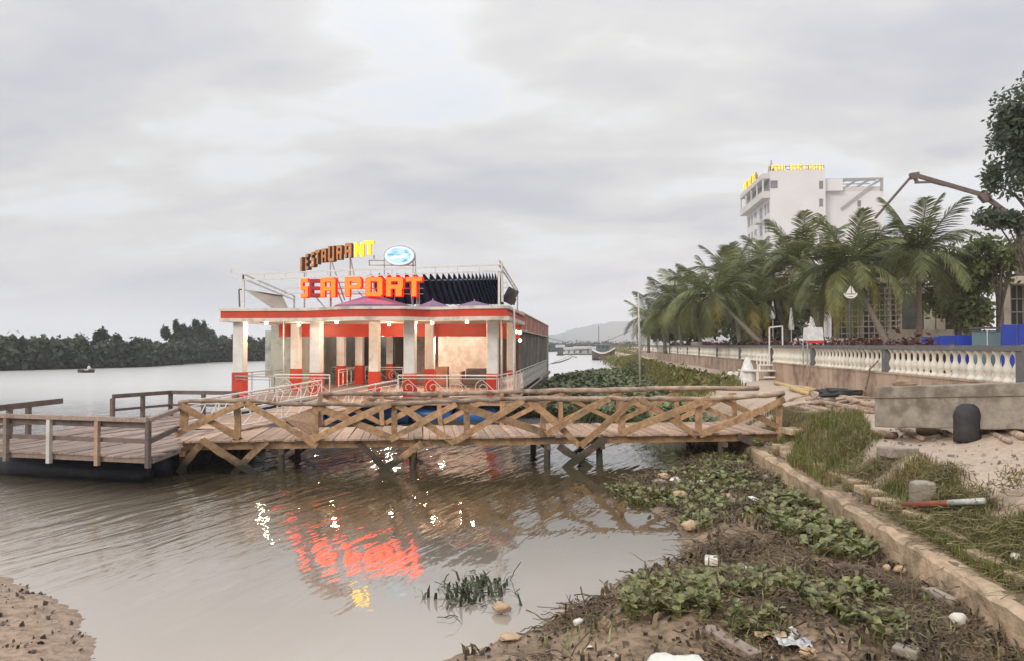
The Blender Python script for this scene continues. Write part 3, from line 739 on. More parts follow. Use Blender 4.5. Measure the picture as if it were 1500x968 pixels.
# white railings with scrolls
def railing(A, B, z0, h, name='railing', scroll=True, bars=0, parent=RS, mm='white_steel', r=.022):
    A = Vector(A); B = Vector(B); d = (B-A); L = Vector((d[0], d[1], 0)).length; m = MB()
    def P(t, z): return A+d*t+Vector((0, 0, z))
    for z in (h, h-.13, .10): m.tube([P(0,z), P(1,z)], r*(1.3 if z == h else .8), 6)
    k = max(1, round(L/1.9))
    for i in range(k+1): m.tube([P(i/k,0), P(i/k,h)], r*1.2, 6)
    ob = m.build(name, mm, parent)
    if scroll:
        for i in range(k*2):
            sm_ = MB(); c0 = (i+.42)/(2*k); rad0 = (h-.28)*.46; pts = []
            for q in range(22):
                a = PI*.5+q/21*PI*2.9; rr = rad0*(1-.78*q/21); pts.append(P(c0-rr*math.cos(a)*-1/L, .11+(h-.24)*.5+rr*math.sin(a)))
            pts = [P(c0+.44/(2*k)*1.35, .30)]+pts if i < 2*k-1 or True else pts
            sm_.tube(pts, r*.62, 5); sc = sm_.build('scroll', mm, ob)
    if bars:
        bm_ = MB()
        for i in range(1, bars):
            bm_.tube([P(i/bars,.1), P(i/bars,h*.3), P(i/bars,h*.5), P(i/bars,h*.7), P(i/bars,h-.13)], [r*.8, r*1.5, r*.8, r*1.5, r*.8], 5)
        bm_.build('bars', mm, ob)
    return ob
ry = 30.5; hR = 1.03
xa, xb = atY(583,550,ry)[0], atY(728,550,ry)[0]
railing((xa,ry,DZ), (xb,ry,DZ), 0, hR)
railing((xb,ry,DZ), (atY(757,550,35.)[0],35.0,DZ), 0, hR, scroll=False, bars=14)
railing((atY(757,550,35.)[0],35.05,DZ), (BX1+.02,63.5,DZ), 0, hR, scroll=False, bars=60)
xc = atY(483,550,ry)[0]; xd = atY(402,550,ry+.2)[0]
railing((xd,ry+.2,DZ), (xc,ry,DZ), 0, hR)
railing((XL+.1,31.4,DZ), (xd,ry+.2,DZ), 0, hR-.1, scroll=False, bars=0, mm='grey_steel')
railing((XL,31.5,DZ), (XL+.1,45,DZ), 0, hR, scroll=False, bars=0, mm='grey_steel')
railing((atY(447,550,44.)[0],44.,DZ), (atY(590,550,44.)[0],44.,DZ), 0, .95, scroll=True)
railing((atY(496,550,39.)[0],39.,DZ), (atY(540,550,47.)[0],47.,DZ), 0, .95, scroll=False, bars=8)
# thin poles
for px, yy, z1 in ((416,32.2,CT+.06),(735,32.0,CT+.06),(753,31.,4.9)):
    m = MB(); p_ = atY(px, 500, yy); m.tube([(p_[0],yy,DZ),(p_[0],yy,z1)], .045, 8); m.build('pole', 'white_steel', RS, True)
# lamps under the ceiling
def downlight(px, yy, r=.085, power=70):
    p_ = atY(px, 470, yy); m = MB(); m.lathe([(.05,.0),(.11,-.02),(.11,-.05)], (p_[0], yy, CT+.06), 12); f_ = m.build('lamp', 'grey_steel', RS)
    m = MB(); m.blob((p_[0], yy, CT-.05), (r, r, .06), 10, 6, 0); m.build('bulb', 'lamp_warm', f_, True)
    ld = bpy.data.lights.new('lamp_light', 'POINT'); ld.energy = power; ld.color = (1,.75,.5); ld.shadow_soft_size = .08
    lo = bpy.data.objects.new('lamp_light', ld); COL.objects.link(lo); lo.parent = f_; lo.location = Vector((p_[0], yy, CT-.2))-origin(f_)
for px, yy in ((390,31.9),(493,30.9),(609,31.6),(633,32.4),(684,31.2),(438,34.8),(570,34.8)): downlight(px, yy)
for px0, px1, yy, z in ((642,670,37.6,3.95),(557,572,37.4,3.9),(579,597,38.2,3.95)):
    A = atY(px0,488,yy); B = atY(px1,488,yy); m = MB(); m.bx(A[0], B[0], yy, yy+.06, z, z+.06); f_ = m.build('tube_lamp', 'white_steel', RS)
    m = MB(); m.tube([(A[0]+.02, yy-.05, z), (B[0]-.02, yy-.05, z)], .05, 8); m.build('tube', 'tube_white', f_)
    ld = bpy.data.lights.new('tube_light', 'POINT'); ld.energy = 320; ld.color = (1,.78,.6); ld.shadow_soft_size = .12
    lo = bpy.data.objects.new('tube_light', ld); COL.objects.link(lo); lo.parent = f_; lo.location = Vector(((A[0]+B[0])/2, yy-.4, z-.15))-origin(f_)
for px, py in ((756,486),(762,487),(762,498)):
    p_ = atY(px, py, 37.0); m = MB(); m.tube([(p_[0],37.02,p_[2]),(p_[0],36.9,p_[2])], .04, 6); f_ = m.build('wall_lamp', 'dark_steel', RS)
    m = MB(); m.blob((p_[0], 36.85, p_[2]), (.09,.09,.09), 8, 6, 0); m.build('bulb', 'lamp_warm', f_, True)

# furniture inside
so = thing('sofa', 'dark upholstered sofa against the marble wall inside the restaurant', 'sofa', tuple(atY(697,560,40.5)[:2])+(DZ,))
sx0, sx1 = atY(680,560,40.5)[0], atY(716,560,40.5)[0]
m = MB(); m.bx(sx0, sx1, 40.0, 40.9, DZ+.12, DZ+.45); m.build('seat', 'sofa_cloth', so, bevel=.05)
m = MB(); m.bx(sx0+.05, sx1-.05, 40.75, 41.0, DZ+.40, DZ+1.0); m.build('backrest', 'sofa_cloth', so, bevel=.06)
for q in (sx0-.14, sx1+.02):
    m = MB(); m.bx(q, q+.12, 40.0, 41.0, DZ, DZ+.85); m.build('armrest', 'wood_brown', so, bevel=.02)
cb = thing('cabinet', 'reddish brown wooden cabinet left of the sofa inside the restaurant', 'cabinet', (atY(647,560,40.5)[0], 40.6, DZ))
ca, cb2 = atY(639,560,40.5)[0], atY(656,560,40.5)[0]
m = MB(); m.bx(ca, cb2, 40.4, 40.9, DZ, DZ+1.1); m.build('body', 'wood_brown', cb)
for q in (0, 1):
    w = (cb2-ca)/2; m = MB(); m.bx(ca+q*w+.02, ca+q*w+w-.02, 40.375, 40.395, DZ+.06, DZ+1.04); dd = m.build('door', 'wood_brown', cb)
    m = MB(); m.bx(ca+w-.05+q*.07, ca+w-.03+q*.07, 40.345, 40.372, DZ+.5, DZ+.62); m.build('handle', 'grey_steel', dd)

# roof terrace frame: trusses of white bars
def truss(a, b, gap, k, r=.028, name='truss'):
    a, b = Vector(a), Vector(b); m = MB(); g = Vector((0,0,gap))
    m.bar(a, b, r*2, r*2); m.bar(a-g, b-g, r*2, r*2)
    for i in range(k+1): q = a.lerp(b, i/k); m.bar(q-Vector((0,0,r)), q-g+Vector((0,0,r)), r*1.4, r*1.4)
    return m.build(name, 'white_steel', RS)
TA = atY(338, 394, 31.2); TB = atY(735, 388, 31.2); TC = atY(731, 381, 31.2)
TA2 = atY(356, 402, 31.2)
truss(TA2, TB, .26, 12); truss(TA, TA2+Vector((0,0,.0)), .26, 1)
TD = atX(758, 425, TC[0]); TE = atX(431, 434, TA2[0]); TE2 = atX(415, 432, TA[0])
truss(TA2+Vector((0,.06,0)), TE, .2, 7); truss(TC, TD, .2, 7)
truss((TA2[0]+.1, 35.5, TA2[2]-.3), (TC[0]-.1, 35.5, TC[2]-.6), .25, 12)
for q in (TA2, TB+Vector((-.12,0,0))):
    m = MB(); m.bar((q[0], 31.26, FT-.16), (q[0], 31.26, q[2]-.28), .09, .09); m.build('frame_post', 'white_steel', RS)
m = MB(); m.bar(atY(351, 450, 31.6), atY(350, 425, 31.6), .05, .05); m.build('frame_post', 'dark_steel', RS)
m = MB(); m.tube([atY(735,386,31.3), atY(736,443,31.3)], .05, 6); m.build('frame_post', 'white_steel', RS)
m = MB(); m.bar(TD, (TD[0], TD[1], FT-.1), .07, .07); m.build('frame_post', 'grey_steel', RS)
m = MB(); m.bar(TE, (TE[0], TE[1], FT-.1), .07, .07); m.build('frame_post', 'grey_steel', RS)
m = MB(); m.bar(atY(740,430,33.5), atY(755,438,33.5), .1, .7); m.build('terrace_wall', 'brown_wall', RS)
m = MB(); m.bar(atY(740,438,33.2), atY(755,443,33.2), .12, .3); m.build('terrace_wall', 'dark_interior', RS)

# pleated navy awning
aw = thing('pleated_awning', 'navy blue pleated awning with a zigzag top edge on the roof terrace', 'awning', tuple(atY(640,445,33.0)[:2])+(FT-.16,))
m = MB(); k = 0; px = 542.; top = []; bot = []
while px < 737:
    st = 13. if px < 620 else max(4.2, 10-(px-620)*.06)
    pk = atY(px, 400-(px-540)*.006, 33.4); tr = atY(px+st*.86, 411-(px-540)*.012, 32.7)
    sh_ = 14.
    top += [pk, tr]; bot += [atY(px+sh_, 446, 33.3), atY(px+st*.86+sh_, 447, 32.9)]
    px += st
for i in range(len(top)-1):
    if bot[i+1][0] > atY(737,440,33)[0]: b0, b1 = bot[i].copy(), bot[i+1].copy(); mx = atY(737,440,33)[0]; b0[0] = min(b0[0], mx); b1[0] = min(b1[0], mx+.001)
    else: b0, b1 = bot[i], bot[i+1]
    e = Vector((0,.015,0))
    m.quad(b0, b1, top[i+1], top[i])
m.build('pleats', 'navy_cloth', aw)
m = MB(); m.bar(atY(542,413,33.0), atY(737,409,33.0), .05, .05); m.build('awning_rod', 'grey_steel', aw)
# patio umbrellas on the roof
def patio_umbrella(px, ap, l, r_, bot_, yy, label):
    A = atY(px, ap, yy); Lp = atY(l, bot_, yy); Rp = atY(r_, bot_, yy); rad = (Rp[0]-Lp[0])/2; cx = (Rp[0]+Lp[0])/2
    u = thing('patio_umbrella', label, 'umbrella', (cx, yy, FT-.16), 'patio umbrellas on the roof terrace')
    m = MB(); nn = 8
    for i in range(nn):
        a0 = 2*PI*i/nn; a1 = 2*PI*(i+1)/nn
        m.quad((cx+rad*math.cos(a0), yy+rad*math.sin(a0), Lp[2]), (cx+rad*math.cos(a1), yy+rad*math.sin(a1), Lp[2]), (cx, yy, A[2]))
        m.quad((cx+rad*math.cos(a0), yy+rad*math.sin(a0), Lp[2]-.18), (cx+rad*math.cos(a1), yy+rad*math.sin(a1), Lp[2]-.18), (cx+rad*math.cos(a1), yy+rad*math.sin(a1), Lp[2]), (cx+rad*math.cos(a0), yy+rad*math.sin(a0), Lp[2]))
    m.build('canopy', 'purple_cloth', u)
    m = MB(); m.tube([(cx,yy,FT-.16),(cx,yy,A[2]+.06)], .03, 6); m.build('pole', 'grey_steel', u)
patio_umbrella(528, 431, 489, 603, 449, 32.0, 'purple patio umbrella behind the middle of the red roof sign')
patio_umbrella(632, 440, 608, 660, 450, 31.9, 'small purple umbrella top below the pleated awning, left one')
patio_umbrella(690, 441, 662, 728, 450, 32.1, 'small purple umbrella top below the pleated awning, right one')
# tarpaulin
tp = thing('tarpaulin', 'beige tarpaulin sagging from the roof frame above the left canopy', 'tarpaulin', tuple(atY(390,445,33.)[:2])+(FT-.16,))
m = MB(); N_ = 8
c00, c10, c11, c01 = atY(357,424,32.4), atY(414,434,33.5), atY(422,452,33.5), atY(398,452,32.4)
g = [[None]*(N_+1) for _ in range(N_+1)]
for i in range(N_+1):
    for j in range(N_+1):
        u, v = i/N_, j/N_; q = c00.lerp(c10, u).lerp(c01.lerp(c11, u), v); q.z -= .12*math.sin(PI*u)*math.sin(PI*v); q.y += .1*math.sin(PI*u); g[i][j] = q
for i in range(N_):
    for j in range(N_): m.quad(g[i][j], g[i+1][j], g[i+1][j+1], g[i][j+1])
m.build('sheet', 'beige_cloth', tp, True)
m = MB(); m.tube([atY(350,424,32.4), atY(414,434,33.5)], .03, 6); m.build('pole', 'dark_steel', tp)

# ------------------------------------------------------------------ signs
T_, M_, B_, L_, R_2 = (0,12,14,15), (0,6,14,9), (0,0,14,3), (0,0,4,15), (10,0,14,15)
GL = {'S': [T_,(0,6,4,15),M_,(10,0,14,9),B_], 'E': [L_,T_,(0,6,12,9),B_], 'A': [L_,R_2,T_,(0,5,14,8)], 'P': [L_,T_,(10,6,14,15),M_],
 'O': [L_,R_2,T_,B_], 'R': [L_,T_,(10,7,14,15),M_,(8,0,13,6)], 'T': [T_,(5,0,9,15)], 'U': [L_,R_2,B_], 'N': [L_,R_2,(4,8,6,13),(5,6,8,11),(6,4,9,9),(8,2,10,7)],
 'L': [L_,B_], 'B': [L_,T_,M_,B_,R_2], 'C': [L_,T_,B_], 'H': [L_,R_2,M_]}
ROUND = {'S': [(0,14),(13,0),(13,14),(0,0)], 'A': [(0,14),(13,14)], 'P': [(13,14),(13,6)], 'O': [(0,14),(13,14),(0,0),(13,0)], 'R': [(13,14)], 'U': [(0,0),(13,0)], 'B': [(13,14),(13,0)], 'C': [(0,14),(0,0)], 'E': [], 'T': [], 'N': [], 'L': [], 'H': []}
def cells(ch):
    g = np.zeros((14, 15), bool)
    for x0, y0, x1, y1 in GL[ch]: g[x0:x1, y0:y1] = True
    for c in ROUND[ch]: g[c] = False
    return g
def glyph(ch, w, h, y0, y1):
    g = cells(ch); m = MB(); sx, sz = w/14, h/15
    def at(i, j): return 0 <= i < 14 and 0 <= j < 15 and g[i, j]
    for i in range(14):
        for j in range(15):
            if not g[i, j]: continue
            a, b, c, d = i*sx, (i+1)*sx, j*sz, (j+1)*sz
            m.quad((a,y0,c),(b,y0,c),(b,y0,d),(a,y0,d)); m.quad((b,y1,c),(a,y1,c),(a,y1,d),(b,y1,d))
            if not at(i-1,j): m.quad((a,y1,c),(a,y0,c),(a,y0,d),(a,y1,d))
            if not at(i+1,j): m.quad((b,y0,c),(b,y1,c),(b,y1,d),(b,y0,d))
            if not at(i,j-1): m.quad((a,y1,c),(b,y1,c),(b,y0,c),(a,y0,c))
            if not at(i,j+1): m.quad((a,y0,d),(b,y0,d),(b,y1,d),(a,y1,d))
    return m
def letter(sign, ch, loc, w, h, depth, rz, face, side, lab=None):
    me = glyph(ch, w, h, 0, depth).mesh('letter', side); o = inst('letter', me, sign, loc, (0, 0, rz))
    mf = glyph(ch, w*.94, h*.96, -.03, -.004).mesh('letter_face', face); f_ = bpy.data.objects.new('letter_face', mf); COL.objects.link(f_); f_.parent = o; f_.location = (w*.03, 0, h*.02)
    if lab: o['label'] = lab
SY = 31.2
s1 = thing('roof_sign', 'red glowing SEA PORT letters on a steel frame at the front of the roof', 'sign', tuple(atY(530,450,SY)[:2])+(FT,))
for ch, a, b, y0, y1 in (('S',440,451.5,437,408),('E',453,468,436,409),('A',469,492,436,407),('P',505,530,435,406),('O',535,561,435,406),('R',565,591,435,406),('T',594,619,435,406)):
    p_ = atY(a, y0, SY); q_ = atY(b, y1, SY); un = ch == 'E'
    letter(s1, ch, p_, q_[0]-p_[0], q_[2]-p_[2], .28, 0, 'letter_dark_red' if un else 'lit_face_red', 'letter_dark_red' if un else 'lit_side_red', 'unlit dark red letter' if un else None)
m = MB()
for py in (414, 423, 431): m.bar(atY(444, py, SY+.36), atY(620, py, SY+.36), .04, .04)
for px in (446, 485, 513, 548, 578, 614): m.bar(atY(px, 452, SY+.36), atY(px, 406, SY+.36), .045, .045)
m.bar(atY(485,405,SY+.36), atY(505,452,SY+.36), .05, .05); m.bar(atY(463,436,SY+.36), atY(475,450,SY+.36), .04, .04); m.bar(atY(525,428,SY+.36), atY(545,450,SY+.36), .04, .04)
m.bar(atY(604,446,SY+.36), atY(600,412,SY+.36), .04, .04)
m.build('sign_frame', 'grey_steel', s1)
s2 = thing('roof_sign', 'arched RESTAURANT letters above the red sign, mostly unlit with yellow N and T', 'sign', tuple(atY(495,450,31.5)[:2])+(FT,))
lt = [('R',440.5,446.5,400,378,33.6,58),('E',448,454.5,396,373,33.1,48),('S',456,463,392,370,32.7,42),('T',462,471,388,367,32.4,36),('A',471,480,385,365,32.1,30),('U',481,491.5,384,361,31.8,24),('R',493,502.5,381,360,31.6,18),('A',505,516,378,357,31.4,12),('N',519,533,376.5,355.5,31.25,6),('T',534,548,374,353,31.2,4)]
for i, (ch, a, b, y0, y1, yy, rz) in enumerate(lt):
    p_ = atY(a, y0, yy); t_ = atY(a, y1, yy); q_ = atY(b, y0, yy); lit = i >= 8; r_ = -R(rz)*0+R(0)
    wd = (q_[0]-p_[0])/max(.35, math.cos(R(rz)))*1.0
    letter(s2, ch, p_, wd, t_[2]-p_[2], .16, -R(rz), 'lit_yellow' if lit else 'letter_brown', 'lit_yellow_side' if lit else 'letter_side', 'lit yellow letter' if lit else 'unlit brown letter')
m = MB()
for a, b, c, d in ((446,398,446,452),(484,384,484,452),(513,377,513,452),(486,384,505,440),(513,377,519,405),(548,374,548,380)): m.bar(atY(a,b,31.75), atY(c,d,31.75), .045, .045)
m.build('sign_frame', 'grey_steel', s2)
# oval logo sign
om = bpy.data.materials.new('logo_face'); om.use_nodes = True; n = NT(om.node_tree); MATS['logo_face'] = om
oc = n.add('TexCoord').outputs['Object']; so_ = n.add('SeparateXYZ', {0: oc})
f1 = n.noise(n.mapping(oc, rot=(0, R(12), 0), scale=(.9, 1, 2.6)), 1.7, 2., .5, .3)
rr_ = n.add('VectorMath', {0: n.mapping(oc, scale=(1/.64, 0, 1/.40))}, operation='LENGTH').outputs['Value']
cc_ = n.mix(n.ramp(f1, [(.40, 0.), (.52, 1.)]), (.10,.50,.85), (.62,.86,.98))
cc_ = n.mix(n.ramp(rr_, [(.72, 0.), (.86, 1.)]), cc_, (.86,.92,1.))
n.l.new(n.add('Emission', {'Color': cc_, 'Strength': .95}).outputs[0], n.add('OutputMaterial').inputs[0])
oc_ = atY(585, 375, 31.4)
s3 = thing('oval_sign', 'glowing white and blue oval logo sign beside the arched letters', 'sign', tuple(oc_))
def disc(rx, rz, y0, y1, c, n_=32):
    m = MB(); P = [(rx*math.cos(2*PI*i/n_), rz*math.sin(2*PI*i/n_)) for i in range(n_)]
    m.f.append(tuple(range(n_))); m.v += [(c[0]+a, c[1]+y0, c[2]+b) for a, b in P]
    m.f.append(tuple(reversed(range(n_, 2*n_)))); m.v += [(c[0]+a, c[1]+y1, c[2]+b) for a, b in P]
    for i in range(n_): m.f.append((i, i+n_, (i+1) % n_+n_, (i+1) % n_))
    return m
disc(.68, .44, 0, .16, oc_).build('box', 'grey_steel', s3); disc(.64, .40, -.03, -.004, oc_).build('face', 'logo_face', s3)
# white wave shape on the oval
m = MB(); P = [(-.42,-.10),(-.2,.02),(.02,-.02),(.22,.10),(.44,.06),(.30,-.04),(.10,-.12),(-.12,-.08),(-.30,-.16)]
glow('logo_white', (1,1,1), 1.0)
m.quad(*[(oc_[0]+a, oc_[1]-.036, oc_[2]+b) for a, b in P]); m.build('wave_mark', 'logo_white', s3)
m = MB()
for a, b, c, d in ((563,380,563,405),(605,380,605,450),(608,378,611,450),(541,382,563,382),(541,389,541,382),(541,389,608,389)): m.bar(atY(a,b,31.62), atY(c,d,31.62), .04, .04)
m.build('sign_frame', 'grey_steel', s3)

# ------------------------------------------------------------------ gangway
GW = thing('gangway', 'sloping white railed gangway from the platform up to the restaurant deck', 'gangway', (-10, 25, .5))
ga0, ga1 = atY(262,640,20.8), atY(470,580,30.3); gb0, gb1 = atY(352,640,20.6), atY(583,580,30.3)
ga0 = Vector((ga0[0], 21.0, ZD+.06)); gb0 = Vector((gb0[0], 20.6, ZD+.06)); ga1 = Vector((ga1[0], 30.4, DZ+.03)); gb1 = Vector((gb1[0], 30.4, DZ+.03))
k = 30
for i in range(k):
    t0, t1 = i/k+.001, (i+1)/k-.001; m = MB(); a, b, c, d = ga0.lerp(ga1,t0), gb0.lerp(gb1,t0), gb0.lerp(gb1,t1), ga0.lerp(ga1,t1); q = Vector((0,0,-.04))
    m.quad(a,b,c,d); m.quad(a+q,d+q,c+q,b+q); m.quad(a,a+q,b+q,b); m.quad(c,c+q,d+q,d); m.quad(b,b+q,c+q,c); m.quad(d,d+q,a+q,a); m.build('plank', 'plank', GW)
def ramp_rail(a, b, h0, h1, nm):
    m = MB(); a2 = a+Vector((0,0,h0)); b2 = b+Vector((0,0,h1)); m.tube([a2,b2], .035, 6); m.tube([a+Vector((0,0,h0*.18)), b+Vector((0,0,h1*.18))], .025, 6); m.tube([a+Vector((0,0,h0-.16)), b+Vector((0,0,h1-.16))], .018, 6)
    for i in range(6): t = i/5; m.tube([a.lerp(b,t), a2.lerp(b2,t)], .03, 6)
    o = m.build('handrail', 'white_steel', GW); m = MB()
    for i in range(5):
        for q in range(3):
            t = (i+q/3+.08)/5; u = t+.04; m.tube([a.lerp(b,t)+Vector((0,0,.15)), a2.lerp(b2,u)-Vector((0,0,.16))], .016, 5)
    m.build('slanted_bars', 'white_steel', o)
ramp_rail(ga0, ga1, .72, .78, ''); ramp_rail(gb0, gb1, .55, .80, '')

# ------------------------------------------------------------------ sea wall with balustrade
SW = thing('seawall', 'stained concrete sea wall topped by a white balustrade with grey rail', 'sea wall', (WX, 40, 1.1))
def wallY(px): return atX(px, 505, WX)[1]
posts = [wallY(px) for px in (1497,1293,1188,1128,1082,1049,1023,1006,992,980,971,963,956,950,945,941)]
y_end = posts[-1]
BZ = H-.86      # foot of the balusters
yy = posts[0]-6.5; seg = 0
while yy < y_end+12:
    m = MB(); m.bx(WX, WX+.3, yy+.006, yy+3.194, .4, BZ-.04); m.build('wall_panel', 'seawall', SW); yy += 3.2
m = MB(); m.bx(WX-.03, WX+.4, posts[0]-6.5, y_end+12, BZ-.038, BZ+.002); m.build('wall_ledge', 'seawall', SW)
for i, a in enumerate(posts):
    b = posts[i+1] if i < len(posts)-1 else y_end+10
    m = MB(); m.bx(WX-.01, WX+.27, a+.003, b-.003, H-.13, H+.0); m.build('top_rail', 'grey_rail', SW)
    w = .26 if i else .55
    m = MB(); m.bx(WX+.01, WX+.25, a-w/2-(.15 if i == 0 else 0), a+w/2, BZ+.004, H-.132); m.build('post', 'grey_rail', SW)
m = MB(); m.bx(WX-.03, WX+.29, posts[0]-.7, posts[0]-.02, .3, H+.02); m.build('end_pillar', 'grey_rail', SW)
bh = H-.13-BZ
bme = MB().lathe([(.115,0),(.12,.04),(.075,.09),(.05,.13),(.095,.22),(.11,.29),(.085,.37),(.05,.45),(.045,.53),(.055,.60),(.085,.65),(.12,.70),(.12,.727)], n=10).mesh('baluster', 'baluster_white', smooth=True)
nbal = 0
for a, b in zip(posts, posts[1:]):
    k = 18 if b-a > 4 else max(8, int((b-a)/.36))
    for j in range(k):
        if nbal >= 300: break
        y = a+.22+(b-a-.44)*(j+.5)/k; inst('baluster', bme, SW, (WX+.13, y, BZ+.003)); nbal += 1

# low quay wall in the foreground: broken concrete blocks
QW = thing('quay_wall', 'low cracked concrete quay wall running from the lower right under the bridge', 'low wall', (QX+.2, 12, .4))
y = 5.6; ri = random.Random(4)
while y < 60:
    L = ri.uniform(.9, 1.7) if y < 25 else 3.; m = MB(); g_ = .03; j = lambda s=.02: ri.uniform(-s, s)
    x0, x1 = QX+j(), QX+.30+j(.05); zt_ = .46+j(.012)
    # profile with a chamfered, uneven edge, five rings along the block
    rings = []
    for q in range(5):
        yy = y+g_/2+(L-g_)*q/4; e = (.014 if q in (0, 4) else 0)
        rings.append([(x0-.05+j(.015), yy, -.35), (x0+j(.02), yy, .2), (x0+.0+j(.02)+e, yy, zt_-.05-e+j(.02)), (x0+.05+e+j(.02), yy, zt_-e+j(.015)), (x1-.04+j(.03), yy, zt_-e+j(.015)), (x1+j(.03), yy, zt_-.08+j(.02)), (x1+.03, yy, -.35)])
    i0 = len(m.v)
    for r_ in rings: m.v += r_
    for q in range(4):
        for s_ in range(6): a = i0+q*7+s_; m.f.append((a, a+1, a+8, a+7))
    m.f.append(tuple(i0+k for k in reversed(range(7)))); m.f.append(tuple(i0+28+k for k in range(7)))
    m.build('concrete_block', 'quay_concrete', QW); y += L
# a second strip of broken render lying along the top of the bank
for i in range(14):
    c = Vector((QX+.58+ri.uniform(-.06,.12), 8.2+i*1.05, 0)); c.z = float(ground(c.x, c.y))+.03
    m = MB(); m.box(c, (.22+ri.random()*.12, .5+ri.random()*.4, .14), ri.uniform(-.2,.2)); m.build('rubble_slab', 'quay_concrete', QW, bevel=.02)

# ------------------------------------------------------------------ palms
def frond_mesh(seed, L=3.3, mat_='palm_green', droop=1.0, npair=40):
    rr = np.random.default_rng(seed); Vs = []; 
    t = np.linspace(0, 1, npair); 
    up = .55*rr.uniform(.8, 1.2)
    X = L*t*(1-.12*t*t); Z = L*(up*t-droop*.85*t**2.1)
    side = .12*L*t*t*rr.uniform(-1, 1)
    C = np.stack([X, side, Z], 1); T = np.gradient(C, axis=0); T /= np.linalg.norm(T, axis=1)[:, None]
    up_ = np.array([0,0,1.]); S_ = np.cross(T, up_); S_ /= np.linalg.norm(S_, axis=1)[:, None]
    for s in (-1, 1):
        for i in range(3, npair):
            tt = t[i]; ln = L*.30*math.sin(PI*min(1, .12+tt*.84))**.6*rr.uniform(.8, 1.15)
            d = S_[i]*s*.75+T[i]*(.45+.5*tt)+np.array([0,0,-.05-.30*rr.random()]); d /= np.linalg.norm(d)
            w = T[i]*.036; p0 = C[i]; p1 = p0+d*ln*.55+np.array([0,0,-.02*ln]); p2 = p0+d*ln+np.array([0,0,-.16*ln])
            Vs.append([p0-w*.7, p0+w*.7, p1+w, p1-w]); Vs.append([p1-w, p1+w, p2+w*.15, p2-w*.15])
    # midrib
    for i in range(npair-1):
        w0 = .035*(1-t[i])+.006; w1 = .035*(1-t[i+1])+.006
        Vs.append([C[i]-S_[i]*w0, C[i]+S_[i]*w0, C[i+1]+S_[i+1]*w1, C[i+1]-S_[i+1]*w1])
        z_ = np.array([0,0,1.]); Vs.append([C[i]-z_*w0, C[i]+z_*w0, C[i+1]+z_*w1, C[i+1]-z_*w1])
    V = np.array(Vs).reshape(-1, 3); return npmesh('frond', V, np.arange(len(V)).reshape(-1, 4), mat_)
FR = [frond_mesh(i, droop=d) for i, d in enumerate((.32, .6, .95, 1.25))]
FY = [frond_mesh(20+i, mat_='palm_yellow', droop=d) for i, d in enumerate((1.2, 1.5))]
def palm(label, base, crown, Y0, Y1, sc=1., nf=22, seed=0, yellow=2, windy=0.):
    rr = random.Random(seed); b = atY(base[0], base[1], Y0); b = Vector((b[0], Y0, 2.38)); c = atY(crown[0], crown[1], Y1)
    root = thing('palm_tree', label, 'palm tree', tuple(b)); m = MB(); pts = []; K = 10
    for i in range(K+1):
        t = i/K; p_ = b.lerp(c, t); p_.z = b.z+(c.z-b.z)*(t**1.12 if abs(b.x-c.x) < 1.5 else t**1.25); pts.append(p_)
    m.tube(pts, [.20-.09*i/K+(.05 if i == 0 else 0) for i in range(K+1)], 9); m.build('trunk', 'palm_trunk', root, True)
    m = MB(); m.blob((c[0], c[1], c[2]), (.22,.22,.35), 8, 6, .2, seed); m.build('crown_heart', 'palm_trunk', root, True)
    for i in range(nf):
        az = i*2.39996+rr.uniform(-.3, .3); lvl = i/nf      # 0 = upright young fronds, 1 = hanging old ones
        el = 1.25-1.65*lvl+rr.uniform(-.15, .15); me = FR[min(3, int(lvl*4))]
        if i >= nf-yellow: me = FY[i % 2]
        s = sc*(.75+.35*math.sin(PI*min(1, .25+lvl*.6)))*rr.uniform(.88, 1.1)
        o = bpy.data.objects.new('frond', me); COL.objects.link(o); o.parent = root
        o.location = c-b+Vector((math.cos(az)*.12, math.sin(az)*.12, .15-.25*lvl)); o.rotation_euler = (rr.uniform(-.3,.3), -el+.45, az); o.scale = (s, s, s)
        if me in FY: o['label'] = 'yellowing drooping frond'
    return root
palm('large palm with an upright trunk right of the leaning one, feathery crown against the sky', (1347,500), (1345,372), 44, 44, 1.0, 26, 1, 1)
palm('palm leaning left over the promenade with a yellow hanging frond below the hotel annex', (1318,500), (1243,392), 40, 43, 1.0, 28, 2, 3)
palm('palm in front of the hotel\'s blank wall, second crown left of the yellow-fronded palm', (1215,500), (1172,385), 50, 52, 1.05, 24, 3, 2)
palm('palm under the hotel corner with drooping fronds touching the balcony side', (1160,500), (1130,405), 56, 57, 1.0, 22, 4, 1)
palm('fallen-looking palm leaning far left with a long pale diagonal trunk', (1153,505), (1045,432), 46, 50, .95, 24, 5, 1)
palm('palm with a pointed upright spear left of the hotel', (1085,500), (1075,412), 64, 64, 1.1, 22, 6, 0)
palm('mid row palm between the spear-topped palm and the diagonal trunk crown', (1030,500), (1015,440), 70, 70, 1.0, 20, 7, 0)
palm('palm with a thin dark spike standing above its crown', (1000,500), (992,440), 76, 76, 1.1, 20, 8, 0)
palm('palm at the left end of the row, second from the light pole', (975,500), (970,456), 84, 84, 1.1, 18, 9, 0)
palm('small palm farthest left in the row beside the thin light pole', (950,500), (950,468), 92, 92, 1.0, 18, 10, 0)
palm('short palm with arching yellow frond low behind the white shelter', (1120,500), (1105,445), 52, 52, .8, 18, 11, 3)
palm('low dark palm crown between the hotel corner palm and the yellow-fronded palm', (1200,500), (1205,425), 46, 46, .85, 20, 12, 2)
palm('rear palm whose fronds cover the foot of the hotel', (1105,500), (1100,400), 74, 74, 1.1, 18, 13, 0)
